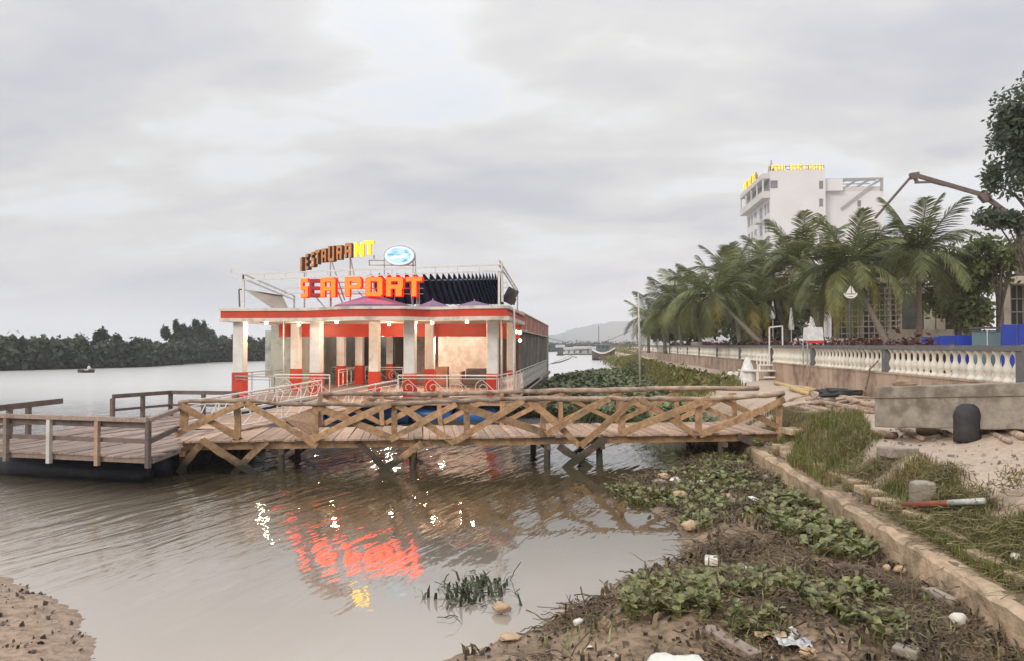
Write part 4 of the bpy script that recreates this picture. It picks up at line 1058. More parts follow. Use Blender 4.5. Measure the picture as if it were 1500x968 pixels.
m = MB(); p_ = atY(988,440,76); m.tube([atY(989,440,76), atY(988,398,76)], [.12,.02], 5); sp_ = m.build('dead_spike', 'palm_trunk'); tag(sp_, 'thin dark dead palm spike rising left of the hotel', 'dead trunk')

# broadleaf trees
def tree(label, base, crown, rad, Y, ncl, k, leaf, mm, trunk_r=.2, seed=0, limbs=6, el=2.2, cr=.38, zb=2.38):
    b = atY(base[0], base[1], Y); b = Vector((b[0], Y, zb)); c = atY(*crown, Y); kk = Y/FOC; r = (rad[0]*kk, rad[0]*kk*.8, rad[1]*kk)
    root = thing('broadleaf_tree', label, 'tree', tuple(b)); m = MB()
    m.tube([b, b.lerp(c, .4)+Vector((.15,0,0)), b.lerp(c, .95)], [trunk_r, trunk_r*.7, trunk_r*.3], 8); m.build('trunk', 'bark', root, True)
    cl = crown_clumps(c, r, ncl, k, cr, seed); rr = random.Random(seed)
    for q in rr.sample(cl, min(limbs, len(cl))):
        m = MB(); s = b.lerp(c, rr.uniform(.35, .7)); e = Vector(q[0]); m.tube([s, s.lerp(e, .5)+Vector((0,0,.3)), e], [trunk_r*.35, trunk_r*.22, .02], 6); m.build('limb', 'bark', root, True)
    V, F = leaf_cloud(cl, leaf, el, .3); npobj('crown', npmesh('crown', V-np.array(b), F, mm), root)
    return root
tree('tall dark broadleaf tree at the right edge reaching high above the boom', (1530,500), (1508,212), (78,112), 34, 44, 150, .115, 'leaf_tree', .25, 3, 9, 2.4, .27)
tree('leafy branches at the right edge around the end of the concrete pump boom', (1545,500), (1484,318), (52,30), 33, 15, 120, .115, 'leaf_tree', .18, 5, 5, 2.4, .34)
tree('light green tree behind the blue hoarding, right of the upright palm', (1400,500), (1402,425), (56,64), 46, 26, 260, .17, 'leaf_fresh', .2, 6, 5, 2., .34)
tree('rear green tree beside the half built frame at the right edge', (1460,500), (1466,378), (54,40), 44, 22, 150, .15, 'leaf_fresh', .2, 7, 5, 2., .34)
tree('round bright bush tree just above the glass green panel', (1440,500), (1430,462), (26,26), 50, 10, 260, .16, 'leaf_fresh', .1, 8, 3, 2., .4)
tree('dark tree mass behind the leaning palms under the hotel', (1150,500), (1130,455), (95,48), 82, 24, 330, .4, 'leaf_dark', .3, 9, 4, 2., .36)
tree('dark bushy tree behind the row of palms at its left end', (1010,500), (1000,475), (62,34), 96, 16, 330, .4, 'leaf_dark', .25, 10, 4, 2., .36)
tree('dark tree behind the upright palm and the scaffolded frame', (1330,500), (1300,400), (80,55), 66, 22, 260, .3, 'leaf_dark', .25, 11, 5, 2., .36)
# hedge
cl = [((10.9+rng.uniform(-.2,.2), y, 2.95+rng.uniform(-.1,.25)), (.55,.6,.5), 160) for y in np.arange(24.5, 95, .8)]
V, F = leaf_cloud(cl, .11, 1.8); tag(npobj('red_hedge', npmesh('red_hedge', V, F, 'hedge_red')), 'dark red leaved hedge running behind the balustrade', 'hedge')

# ------------------------------------------------------------------ hotel
HY = 130.; hx0, hx1 = atY(1128,260,HY)[0], atY(1209,260,HY)[0]; HT = atY(1170,250,HY)[2]; k = HY/FOC
y2 = atX(1094, 300, hx0)[1]
HO = thing('hotel', 'tall white hotel with balconies and small slot windows above the palms', 'hotel', (hx0+5, HY+8, 2.4))
m = MB(); m.bx(hx0, hx1, HY, y2, 2.4, HT); m.build('tower', 'hotel_white', HO)
HO2 = HT-.55*3.07
# roof terrace recess along the balcony side: parapet, dark band, slab
zt1 = atY(1128,262,HY)[2]; zt2 = atY(1128,278,HY)[2]; z3 = atY(1128,288,HY)[2]
m = MB(); m.bx(hx0-1.3, hx0-.003, HY+.02, y2, zt1, HT-.4); m.build('top_slab', 'hotel_cream', HO)
m = MB(); m.bx(hx0-1.3, hx0-.003, HY+.02, y2, z3-.25, z3+.9); m.build('terrace_parapet', 'hotel_cream', HO)
m = MB(); m.bx(hx0-.06, hx0-.002, HY+.3, y2-.3, z3+.9, zt1); m.build('terrace_recess', 'window_shade', HO)
m = MB(); m.bx(hx0+.05, atY(1139,270,HY)[0], HY-.05, HY-.002, atY(1130,276,HY)[2], atY(1130,265,HY)[2]); m.build('terrace_opening', 'window_shade', HO)
for i in range(5):
    y = HY+.3+(y2-HY-.6)*i/4; m = MB(); m.bx(hx0-1.25, hx0-1.0, y-.12, y+.12, z3+.9, zt1); m.build('terrace_column', 'hotel_cream', HO)
st = 3.1
for fl in range(7):
    zb = z3-2.6-fl*st
    for i, (t, w, bal) in enumerate(((.07,1.1,0),(.18,.9,0),(.36,1.6,1),(.60,1.6,0),(.76,.9,0),(.9,1.6,1))):
        y = HY+(y2-HY)*t; m = MB(); m.bx(hx0-.07, hx0-.012, y-w/2, y+w/2, zb, zb+1.7); wn = m.build('window', 'window_shade', HO)
        m = MB(); m.bx(hx0-.10, hx0-.073, y-.05, y+.05, zb, zb+1.7); m.build('frame', 'hotel_cream', wn)
        if (bal and fl % 2 == (i > 3)) or (i == 2 and fl > 0):
            m = MB(); m.bx(hx0-1.0, hx0-.01, y-w*.75, y+w*.75, zb-1.0, zb-.85); m.bx(hx0-1.0, hx0-.93, y-w*.75, y+w*.75, zb-.845, zb+.1); m.build('balcony', 'hotel_cream', HO)
    if fl < 4:
        pyc = 271+26*fl; a, b = atY(1200,pyc+6,HY), atY(1205.5,pyc-5.5,HY); m = MB(); m.bx(a[0], b[0], HY-.05, HY-.003, a[2], b[2]); m.build('window', 'window_shade', HO)
m = MB(); m.lathe([(.6,0),(.5,1.),(.15,1.5),(.1,2.2)], (atY(1133,250,HY)[0], HY+1.5, HT), 8); m.build('roof_tank', 'grey_steel', HO)
ax1 = atY(1287,300,HY+4)[0]; az = atY(1260,284,HY+4)[2]
m = MB(); m.bx(hx1+.003, ax1, HY+2, HY+14, 2.4, az); m.build('annex', 'hotel_white', HO)
m = MB(); m.bx(hx1+.003, atY(1229,300,HY+3)[0], HY+1, HY+8, az+.003, atY(1229,262,HY+1)[2]); m.build('stair_tower', 'hotel_white', HO)
a, b = atY(1256,303,HY+2), atY(1261,294,HY+2); m = MB(); m.bx(a[0], b[0], HY+1.95, HY+1.997, a[2], b[2]); m.build('window', 'window_shade', HO)
zr = atY(1285,262,HY+2)[2]
m = MB(); m.bar((hx1, HY+2, zr), (ax1, HY+2, zr), .3, .3); m.bar((hx1, HY+13, zr), (ax1, HY+13, zr), .3, .3)
for i in range(6): x_ = hx1+(ax1-hx1)*i/5; m.bar((x_, HY+2.2, zr-.05), (x_, HY+12.8, zr-.05), .25, .25)
for i in range(1, 4): m.bar((hx1+.3, HY+2+2.7*i, zr+.28), (ax1-.2, HY+2+2.7*i, zr+.28), .18, .18)
m.bar((ax1-.2, HY+2, zr-.2), (ax1-.2, HY+2, az), .35, .35); m.bar((ax1-.2, HY+13, zr-.2), (ax1-.2, HY+13, az), .35, .35)
m.bar(atY(1232,306,HY+1.6), atY(1284,266,HY+1.6), .25, .25); m.build('roof_pergola', 'grey_steel', HO)
m = MB(); m.bx(atY(1232,280,HY+2)[0], ax1-.4, HY+2.1, HY+2.25, az+.003, az+.8); m.build('parapet', 'hotel_cream', HO)
hs = thing('hotel_sign', 'yellow lit PEARL BEACH HOTEL letters on the roof facing the river', 'sign', (hx0, HY, HT), 'hotel roof signs')
def hotel_letters(sign, p0, p1, h, rz):
    txt = 'PEARL BEACH HOTEL'; L = (p1-p0).length; adv = L/len(txt); d = (p1-p0).normalized()
    for i, ch in enumerate(txt):
        if ch != ' ': letter(sign, ch, p0+d*adv*(i+.07), adv*.70, h, .25, rz, 'hotel_lit', 'hotel_side')
sA, sB = atY(1129.5,250,HY+.2), atY(1208,250,HY+.2); hotel_letters(hs, Vector((sA[0],HY+.2,HT+.08)), Vector((sB[0],HY+.2,HT+.08)), .95, 0)
m = MB(); m.bar((sA[0],HY+.6,HT+.3),(sB[0],HY+.6,HT+.3),.08,.08); m.bar((sA[0],HY+.6,HT+.85),(sB[0],HY+.6,HT+.85),.08,.08)
for i in range(8): x_ = sA[0]+(sB[0]-sA[0])*i/7; m.bar((x_,HY+.6,HT),(x_,HY+.6,HT+.9),.08,.08)
m.build('sign_frame', 'dark_steel', hs)
hs2 = thing('hotel_sign', 'foreshortened yellow lit PEARL BEACH HOTEL sign along the balcony side roof', 'sign', (hx0-1.2, HY+14, HT-.4), 'hotel roof signs')
hotel_letters(hs2, Vector((hx0-1.1, y2-2.5, HT-.38)), Vector((hx0-1.1, HY+5.5, HT-.38)), 1.5, -PI/2)
m = MB(); m.bar((hx0-.8,HY+5.5,HT+.1),(hx0-.8,y2-2.5,HT+.1),.1,.1)
for i in range(6): y_ = HY+5.6+(y2-HY-8.2)*i/5; m.bar((hx0-.8,y_,HT-.39),(hx0-.8,y_,HT+.7),.1,.1)
m.build('sign_frame', 'dark_steel', hs2)

# concrete pump boom
bm_ = thing('pump_boom', 'folding steel concrete pump boom arching above the palms at the right', 'pump boom', (atY(1492,500,50)[0], 50, 2.4))
BPts = [(1280,322),(1297,300),(1318,279),(1335,260),(1345,258)]
def boom(pts, w, nm='arm'):
    for a, b in zip(pts, pts[1:]): m = MB(); m.bar(atY(*a,50), atY(*b,50), w, w*1.3); m.build(nm, 'boom_steel', bm_)
boom([(1282,320),(1334,260)], .11); boom([(1333,259),(1346,257)], .3, 'joint'); boom([(1344,258),(1440,286)], .19)
boom([(1340,268),(1366,267)], .1, 'pipe'); boom([(1366,267),(1385,272)], .12, 'pipe'); boom([(1338,258),(1344,268)], .14, 'link')
boom([(1438,284),(1447,294)], .4, 'joint'); boom([(1445,290),(1500,330)], .2); boom([(1498,328),(1492,500)], .45, 'mast')

# half built frames behind the palms
cf = thing('scaffolded_building', 'half built concrete building wrapped in scaffolding behind the leaning palm', 'building', (atY(1290,500,58)[0], 58, 2.4))
def P58(px, py, Y=58): return atY(px, py, Y)
m = MB(); a, b = P58(1222,420), P58(1345,500); m.bx(a[0], b[0], 58.6, 58.7, 2.4, a[2]+.3); m.build('safety_net', 'shadow_net', cf)
for px in (1226,1262,1303,1318,1342): a = P58(px,420); m = MB(); m.bx(a[0]-.16, a[0]+.16, 58, 58.3, 2.4, a[2]+.3); m.build('column', 'scaffold', cf)
for i in range(10):
    py = 424+i*8.; a, b = P58(1222,py,57.8), P58(1346,py-2,57.8); m = MB(); m.tube([a,b], .045, 5); m.build('scaffold_pole', 'scaffold', cf)
for i in range(16):
    px = 1224+i*8; a, b = P58(px,420,57.7), P58(px+1,500,57.7); b.z = 2.4; m = MB(); m.tube([a,b], .04, 5); m.build('scaffold_pole', 'scaffold', cf)
m = MB(); a, b = P58(1215,418), P58(1350,428); m.bx(a[0], b[0], 57.6, 59.5, a[2]+.1, a[2]+.5); m.build('roof_slab', 'scaffold', cf)
cg = thing('half_built_shop', 'cream concrete shop frame with columns behind the upright palm', 'building', (atY(1400,500,54)[0], 54, 2.4))
for px in (1363,1378,1408,1422): a = P58(px,430,54); m = MB(); m.bx(a[0]-.28, a[0]+.28, 54, 54.4, 2.4, a[2]); m.build('column', 'cream_concrete', cg)
m = MB(); a, b = P58(1340,430,54), P58(1440,430,54); m.bx(a[0], b[0], 53.9, 54.5, a[2], a[2]+.5); m.build('beam', 'cream_concrete', cg)
m = MB(); m.bx(a[0], b[0], 56, 56.1, 2.4, a[2]); m.build('back_wall', 'shadow_net', cg)
m = MB(); a = P58(1305,483,50); b = P58(1425,500,50); m.bx(a[0], b[0], 50, 50.3, 2.4, a[2]); m.build('low_wall', 'cream_concrete', cg)
ch_ = thing('half_built_house', 'concrete building frame with thick eave cut by the right picture edge', 'building', (atY(1480,500,48)[0], 48, 2.4))
a = P58(1464,408,48); b = P58(1600,401,48)
m = MB(); m.bx(a[0], b[0], 47.8, 56, a[2]-.35, a[2]+.1); m.build('eave', 'cream_concrete', ch_)
for px in (1474,1540): q = P58(px,408,48); m = MB(); m.bx(q[0]-.22, q[0]+.22, 48, 48.4, 2.4, a[2]-.36); m.build('column', 'cream_concrete', ch_)
m = MB(); m.bx(a[0]+.6, b[0], 49.5, 49.6, 2.4, a[2]-.36); m.build('safety_net', 'shadow_net', ch_)
for i in range(8): q = P58(1480+i*9,410,49); m = MB(); m.tube([(q[0],49,2.4),(q[0],49,a[2]-.4)], .04, 5); m.build('scaffold_pole', 'scaffold', ch_)
for i in range(5): m = MB(); z = 2.9+i*.8; m.tube([(a[0]+.7,48.9,z),(b[0],48.9,z)], .04, 5); m.build('scaffold_pole', 'scaffold', ch_)
# blue hoarding
hb = thing('hoarding', 'blue sheet hoarding with greenish panels behind the balustrade at the right', 'hoarding', (atY(1430,500,30)[0], 30, 2.4))
for px0, px1, py, mm, Y in ((1350,1375,493,'hoarding',30),(1375,1400,491,'hoarding',30),(1400,1424,490,'hoarding',30),(1424,1446,484,'green_panel',29.5),(1447,1466,484,'green_panel',29.5),(1467,1490,476,'hoarding',28.5),(1491,1525,475,'hoarding',28.5),(1526,1560,475,'hoarding',28.5)):
    a, b = atY(px0,py,Y), atY(px1,py,Y); m = MB(); m.bx(a[0]+.01, b[0]-.01, Y, Y+.05, 2.42, a[2]); m.build('panel', mm, hb)
m = MB(); a, b = atY(1423,481.5,29.4), atY(1467,480.5,29.4); m.bx(a[0], b[0], 29.35, 29.6, a[2]-.02, a[2]+.05); m.build('coping', 'dark_steel', hb)

# round boat emblem sign hung among the palms
em = thing('emblem_sign', 'white round sailing boat emblem on a post among the palms', 'sign', (atY(1246,430,40)[0], 40, 2.4)); c_ = atY(1246,430,39.8)
m = MB(); m.tube([(c_[0],40,2.4),(c_[0],40,c_[2])], .05, 6); m.build('post', 'dark_steel', em)
m = MB()
for i in range(20):
    a0, a1 = PI+i/20*PI, PI+(i+1)/20*PI; m.tube([(c_[0]+.30*math.cos(a0),39.8,c_[2]+.24*math.sin(a0)),(c_[0]+.30*math.cos(a1),39.8,c_[2]+.24*math.sin(a1))], .04, 5)
m.quad((c_[0]-.25,39.8,c_[2]-.02),(c_[0]+.02,39.8,c_[2]-.02),(c_[0]+.02,39.8,c_[2]+.42)); m.quad((c_[0]+.06,39.8,c_[2]-.02),(c_[0]+.26,39.8,c_[2]-.02),(c_[0]+.06,39.8,c_[2]+.36))
m.quad((c_[0]-.3,39.8,c_[2]-.06),(c_[0]-.2,39.8,c_[2]-.16),(c_[0]+.22,39.8,c_[2]-.16),(c_[0]+.32,39.8,c_[2]-.06)); m.build('emblem', 'plastic_white', em)

# promenade things: furled white umbrellas, kiosk, planter, car-like stall left to the code below
for px, lb in ((1159,'furled white parasol on the promenade left of the pale tent'),(1132,'smaller furled white parasol nearest the leaning palm trunk')):
    Y = 52 if px > 1150 else 66; c_ = atY(px, 462 if px > 1150 else 450, Y); u = thing('furled_parasol', lb, 'parasol', (c_[0], Y, 2.4), 'furled white parasols on the promenade')
    m = MB(); m.tube([(c_[0],Y,2.4),(c_[0],Y,c_[2]+.5)], .03, 6); m.build('pole', 'white_steel', u)
    m = MB(); m.lathe([(.17,0),(.20,.25),(.12,.9),(.05,1.45)], (c_[0], Y, c_[2]-1.0), 8); m.build('cloth', 'cloth_white', u)
tn = thing('small_tent', 'small white pyramid tent with a red hem on the promenade', 'tent', (atY(1190,500,33)[0], 33, 2.4))
a, b, c_ = atY(1179,498,33), atY(1203,498,33), atY(1190,480,33); cx = (a[0]+b[0])/2; hw = (b[0]-a[0])/2
m = MB()
for i in range(4):
    q = [(-1,-1),(1,-1),(1,1),(-1,1)]; p0, p1 = q[i], q[(i+1) % 4]; m.quad((cx+p0[0]*hw,33+p0[1]*hw,a[2]),(cx+p1[0]*hw,33+p1[1]*hw,a[2]),(cx+p1[0]*.3,33+p1[1]*.3,c_[2]),(cx+p0[0]*.3,33+p0[1]*.3,c_[2]))
m.build('canopy', 'cloth_white', tn)
m = MB(); m.bx(cx-hw, cx+hw, 33-hw-.02, 33-hw, a[2]-.12, a[2]-.004); m.build('hem', 'red_paint', tn)
for sx_ in (-1, 1):
    for sy_ in (-1, 1): m = MB(); m.tube([(cx+sx_*hw*.95,33+sy_*hw*.95,2.4),(cx+sx_*hw*.95,33+sy_*hw*.95,a[2])], .03, 6); m.build('leg', 'grey_steel', tn)
for px, Y, lb, r_ in ((1230,36,'round concrete planter behind the balustrade',.42),(1025,70,'round concrete planter below the drooping palm crown',.8),(1132,56,'round concrete planter at the foot of the diagonal palm trunk',.6)):
    c_ = atY(px,500,Y); pl_ = thing('planter', lb, 'planter', (c_[0], Y, 2.4)); m = MB(); m.lathe([(r_*.7,0),(r_*.85,.6),(r_,1.05),(r_,1.2),(r_*.85,1.2),(r_*.8,1.05)], (c_[0],Y,2.4), 14); m.build('pot', 'concrete', pl_, True)
    m = MB(); m.lathe([(r_*.79,0),(r_*.79,.04)], (c_[0],Y,3.44), 14); m.build('soil', 'dead_stem', pl_)

# thin poles
lp = thing('light_pole', 'tall thin pale pole standing on the grassy bank left of the palms', 'pole', tuple(atZ(938,562,.8)))
q0 = atZ(938,562,.8); q1 = atY(935,430,q0[1]); m = MB(); m.tube([q0,q1], [.09,.045], 8); m.build('pole', 'white_wood', lp, True)
m = MB(); m.lathe([(.15,-.1),(.15,.05)], tuple(q0), 8); m.build('base', 'concrete', lp)
m = MB(); m.tube([q1-Vector((0,0,.1)), q1+Vector((0,2.,-2.2)), q1+Vector((-9,18,-6.0))], .012, 4); m.build('stay_wire', 'dark_steel', lp)

# ------------------------------------------------------------------ boats and floating houses far out
fb = thing('fishing_boat', 'dark hulled wooden fishing boat with blue-grey cabin moored in the channel', 'boat', tuple(atZ(884,527)))
c_ = atZ(884,527); k = c_[1]/FOC; L_b = 33*k; m = MB(); st_ = []
for i in range(9):
    t = i/8; w = .25+1.6*math.sin(PI*min(1,(t*.86+.10)))**.8; zz_ = 1.7+1.0*abs(t-.45)**1.6*3; x = c_[0]-L_b/2+L_b*t; y0 = c_[1]+1.
    st_.append([(x,y0-w,zz_),(x,y0-w*.8,.6),(x,y0,-.3),(x,y0+w*.8,.6),(x,y0+w,zz_)])
for a, b in zip(st_, st_[1:]):
    for j in range(4): m.quad(a[j], b[j], b[j+1], a[j+1])
    m.quad(a[0], a[4], b[4], b[0])
m.quad(*st_[0]); m.quad(*reversed(st_[-1])); m.build('hull', 'boat_hull', fb)
m = MB()
for a, b in zip(st_, st_[1:]): m.bar(Vector(a[0])-Vector((0,.03,.15)), Vector(b[0])-Vector((0,.03,.15)), .1, .3)
m.build('gunwale', 'plastic_white', fb)
m = MB(); m.bx(c_[0]-1.6, c_[0]+1.4, c_[1]+.1, c_[1]+1.9, 1.9, 3.4); m.build('cabin', 'boat_cabin', fb)
m = MB(); m.bx(c_[0]-2.0, c_[0]+1.8, c_[1]-.2, c_[1]+2.2, 3.4, 3.55); m.build('cabin_roof', 'roof_tin', fb)
for q in (-1.0, -.1, .8): m = MB(); m.bx(c_[0]+q-.25, c_[0]+q+.25, c_[1]+.06, c_[1]+.095, 2.6, 3.1); m.build('window', 'window_glass', fb)
m = MB(); m.tube([(c_[0]-1,c_[1]+1,3.5),(c_[0]-1,c_[1]+1,7.4)], .07, 6); m.build('mast', 'dark_steel', fb)
for lb, px0, px1, py, hh, mm in (('long low floating house with a pale roof left of the fishing boat',841,872,519,2.1,'olive_wall'),('small dark floating hut beside the corner of the restaurant',815,826,520,2.6,'boat_hull'),('white walled floating house between the dark hut and the fishing boat',826,850,519,1.8,'hotel_cream'),('low pale roofed floating shed right of the fishing boat',893,908,517,1.6,'hotel_cream')):
    a, b = atZ(px0,py), atZ(px1,py); fh = thing('floating_house', lb, 'floating house', ((a[0]+b[0])/2, a[1], 0)); Yh = a[1]
    m = MB(); m.bx(a[0], b[0], Yh, Yh+5, -.2, .35); m.build('raft', 'hull_dark', fh); m = MB(); m.bx(a[0]+.3, b[0]-.3, Yh+.4, Yh+4.5, .355, hh); m.build('wall', mm, fh)
    m = MB(); z = hh; m.quad((a[0]-.3,Yh-.4,z),(b[0]+.3,Yh-.4,z),(b[0]+.3,Yh+2.5,z+.9),(a[0]-.3,Yh+2.5,z+.9)); m.quad((a[0]-.3,Yh+2.5,z+.9),(b[0]+.3,Yh+2.5,z+.9),(b[0]+.3,Yh+5.2,z),(a[0]-.3,Yh+5.2,z)); m.quad((a[0]-.3,Yh-.4,z-.02),(a[0]-.3,Yh+5.2,z-.02),(b[0]+.3,Yh+5.2,z-.02),(b[0]+.3,Yh-.4,z-.02)); m.build('roof', 'roof_tin', fh)
    for q in (.3, .65): x_ = a[0]+(b[0]-a[0])*q; m = MB(); m.bx(x_-.3, x_+.3, Yh+.33, Yh+.395, .6, hh-.3); m.build('window', 'window_glass', fh)
pw = thing('mooring_line', 'dark floating mooring line of poles drifting near the restaurant corner', 'mooring line', tuple(atZ(820,528)))
pts = [atZ(808,532,.06), atZ(822,529,.1), atZ(833,525,.1), atZ(838,521.5,.35), atZ(845,523,.1)]; m = MB(); m.tube(pts, .1, 6); m.build('line', 'beam_old', pw)
# small boat with a fisher
c_ = atZ(126,545); k = c_[1]/FOC; L_b = 27*k
sb = thing('small_boat', 'small low wooden skiff far out on the river', 'boat', tuple(c_)); m = MB(); st_ = []
for i in range(9):
    t = i/8; w = .08+.42*math.sin(PI*t)**.7; z = .22+.22*abs(t-.5)**2*4; x = c_[0]-L_b/2+L_b*t
    st_.append([(x,c_[1]-w,z),(x,c_[1]-w*.7,.02),(x,c_[1],-.08),(x,c_[1]+w*.7,.02),(x,c_[1]+w,z)])
for a, b in zip(st_, st_[1:]):
    for j in range(4): m.quad(a[j], b[j], b[j+1], a[j+1]); m.quad(a[j+1], b[j+1], b[j], a[j])
m.build('hull', 'beam_old', sb)
for q in (-.5, .35): m = MB(); m.bx(c_[0]+q-.1, c_[0]+q+.1, c_[1]-.36, c_[1]+.36, .17, .21); m.build('thwart', 'bamboo', sb)
m = MB(); m.blob((c_[0]-.55, c_[1], .25), (.4,.25,.14), 8, 6, .25, 3); m.build('net_heap', 'dead_stem', sb)
def skin_body(name, pts, edges, radii, mm, parent):
    me = bpy.data.meshes.new(name); me.from_pydata(pts, edges, []); me.materials.append(MATS[mm]); o = bpy.data.objects.new(name, me); COL.objects.link(o); o.parent = parent
    o.modifiers.new('skin', 'SKIN'); sk = me.skin_vertices[0].data if me.skin_vertices else None
    return o, me
def person(loc):
    r_ = thing('person', 'person in a white shirt and dark trousers sitting in the small skiff', 'person', loc)
    m = MB(); x, y, z = loc
    # seated body: torso, neck, head, arms resting forward, legs bent; all tapered and fused at the joints
    m.tube([(x,y,z+.0),(x+.01,y,z+.18),(x+.03,y,z+.38),(x+.02,y,z+.50),(x+.03,y,z+.56)], [.14,.15,.19,.13,.055], 10)
    m.build('shirt', 'cloth_white', r_, True)
    for s in (-1, 1):
        m = MB(); m.tube([(x+.02,y+s*.17,z+.47),(x+.08,y+s*.22,z+.28),(x+.22,y+s*.16,z+.16)], [.06,.05,.04], 8); m.build('sleeve', 'cloth_white', r_, True)
    body = MB(); body.tube([(x+.03,y,z+.53),(x+.035,y,z+.60)], [.05,.05], 8); body.blob((x+.045,y,z+.71), (.095,.08,.12), 10, 8, .02)
    body.blob((x+.14,y,z+.70), (.02,.015,.02), 6, 4, 0)
    for s in (-1, 1): body.tube([(x+.22,y+s*.16,z+.16),(x+.30,y+s*.12,z+.13)], [.035,.025], 6); body.blob((x+.05,y+s*.085,z+.70), (.02,.012,.03), 6, 4, 0)
    body.build('body', 'skin', r_, True)
    m = MB(); m.blob((x+.03,y,z+.76), (.10,.088,.09), 10, 6, .05); m.build('hair', 'cloth_dark', r_, True)
    m = MB()
    for s in (-1, 1): m.tube([(x,y+s*.08,z+.0),(x+.38,y+s*.10,z+.10),(x+.46,y+s*.10,z-.14)], [.10,.075,.055], 8)
    m.build('trousers', 'cloth_dark', r_, True)
person((c_[0]+.35, c_[1], .24))

# ------------------------------------------------------------------ things on the right bank
def gz(x, y): return float(ground(x, y))
def hit(px, py):
    a, b, c = ray(px, py); t = np.geomspace(5, 200, 5000)/b; z = H+c*t; g = np.maximum(ground(a*t, b*t), 0); i = int(np.argmax(z < g)); X_ = min(a*t[i], 9.2); return Vector((X_, b*t[i], float(ground(X_, b*t[i]))  if X_ > 9.19 else g[i]))
def onbank(px, py, zg=1.18): return hit(px, py)
# long concrete-coloured beam lying on logs
bt = thing('timber_beam', 'long thick weathered grey beam lying on logs below the balustrade', 'beam', tuple(onbank(1400,640)))
A = atY(1281, 625, 18.0); B_ = atY(1500, 629, 15.6); B_ = A+(B_-A)*1.12; m = MB()
d = (B_-A).normalized(); nrm = Vector((-d.y, d.x, 0)); hh = .92; pts = []
K = 12; i0 = 0
for i in range(K+1):
    q = A.lerp(B_, i/K)
    for u, v in ((0,0),(.8,0),(.8,hh),(0,hh)):
        w_ = q+nrm*u+Vector((0,0,v))+Vector((random.uniform(-.01,.01), random.uniform(-.01,.01), random.uniform(-.012,.012))); m.v.append(tuple(w_))
for i in range(K):
    for j in range(4): a = i*4+j; b = i*4+(j+1) % 4; m.f.append((a, a+4, b+4, b))
m.f.append((0,1,2,3)); m.f.append((K*4+3,K*4+2,K*4+1,K*4)); m.build('beam', 'concrete', bt, bevel=.025)
m = MB(); m.bar(A-nrm*.006+Vector((0,0,.66)), B_-nrm*.006+Vector((0,0,.66)), .012, .02); m.build('split_line', 'beam_old', bt)
m = MB(); q = A.lerp(B_, .16)+nrm*.3+Vector((0,0,hh+.05)); m.blob(q, (.28,.16,.10), 9, 6, .15, 2); o_ = m.build('stone', 'coconut'); tag(o_, 'brown stone resting on top of the long grey beam', 'stone')
# black fender leaning on the beam
fp = atY(1416,645,16.3); fp.z = gz(fp.x, fp.y)-.03; fd = thing('rubber_fender', 'stubby black rubber fender standing in front of the grey beam', 'fender', tuple(fp))
m = MB(); m.lathe([(.22,0),(.26,.05),(.25,.25),(.235,.44),(.255,.54),(.24,.63),(.20,.72),(.09,.78)], tuple(fp), 16, 1., .85); rf_ = random.Random(3); m.v = [(x+rf_.uniform(-.02,.02)+.05*(z-fp[2])**2, y+rf_.uniform(-.02,.02), z+rf_.uniform(-.015,.015)) for x, y, z in m.v]; m.build('body', 'black_rubber', fd, True)
# logs under and beside the beam
def bank_log(px0, py0, px1, py1, r_, label, mm='log', lift=.0, name='log', group=None):
    a = onbank(px0,py0); b = onbank(px1,py1); a = Vector((a[0],a[1],gz(a[0],a[1])+r_*.8+lift)); b = Vector((b[0],b[1],gz(b[0],b[1])+r_*.8+lift))
    m = MB(); m.tube([a, a.lerp(b,.3)+Vector((0,.02,.02)), a.lerp(b,.7)+Vector((0,-.02,-.01)), b], [r_, r_*1.08, r_*.95, r_*.8], 9); o = m.build(name, mm, None, True); tag(o, label, 'log' if name == 'log' else 'pole', group)
    for v in o.data.vertices: pass
    return o
bank_log(1282,640,1312,641,.09,'short pale log poking out under the left end of the grey beam')
bank_log(1318,628,1352,646,.07,'forked crooked branch lying on the sand below the grey beam')
bank_log(1345,636,1376,634,.10,'stout brown log end under the middle of the grey beam')
bank_log(1378,634,1402,642,.05,'thin pale stick left of the black fender')
bank_log(1436,630,1480,650,.06,'long branch sloping down right of the black fender')
bank_log(1452,625,1500,645,.09,'thick grey log at the right picture edge under the beam')
bank_log(1180,598,1260,612,.07,'long pinkish driftwood pole at the front of the log pile','log')
bank_log(1168,600,1215,610,.08,'pale driftwood log at the left end of the pile')
bank_log(1190,590,1282,603,.07,'long thin driftwood pole at the back of the pile')
bank_log(1225,583,1280,597,.09,'thick round log by the corner of the grey beam')
bank_log(1195,582,1215,598,.08,'short crooked log standing out of the pile')
bank_log(1188,576,1198,592,.07,'short pale log behind the pile')
bank_log(1210,592,1250,590,.05,'dark burnt stick on the log pile','beam_old')
bank_log(1240,600,1280,606,.06,'brown branch on the right of the log pile')
bank_log(1135,562,1185,574,.07,'long yellow bamboo pole below the white table','bamboo',0,'bamboo_pole')
bank_log(1158,571,1184,578,.08,'short thick yellow bamboo length in front of the long one','bamboo',0,'bamboo_pole')
bank_log(1176,570,1194,572,.07,'yellow bamboo stub behind the short thick length','bamboo',0,'bamboo_pole')
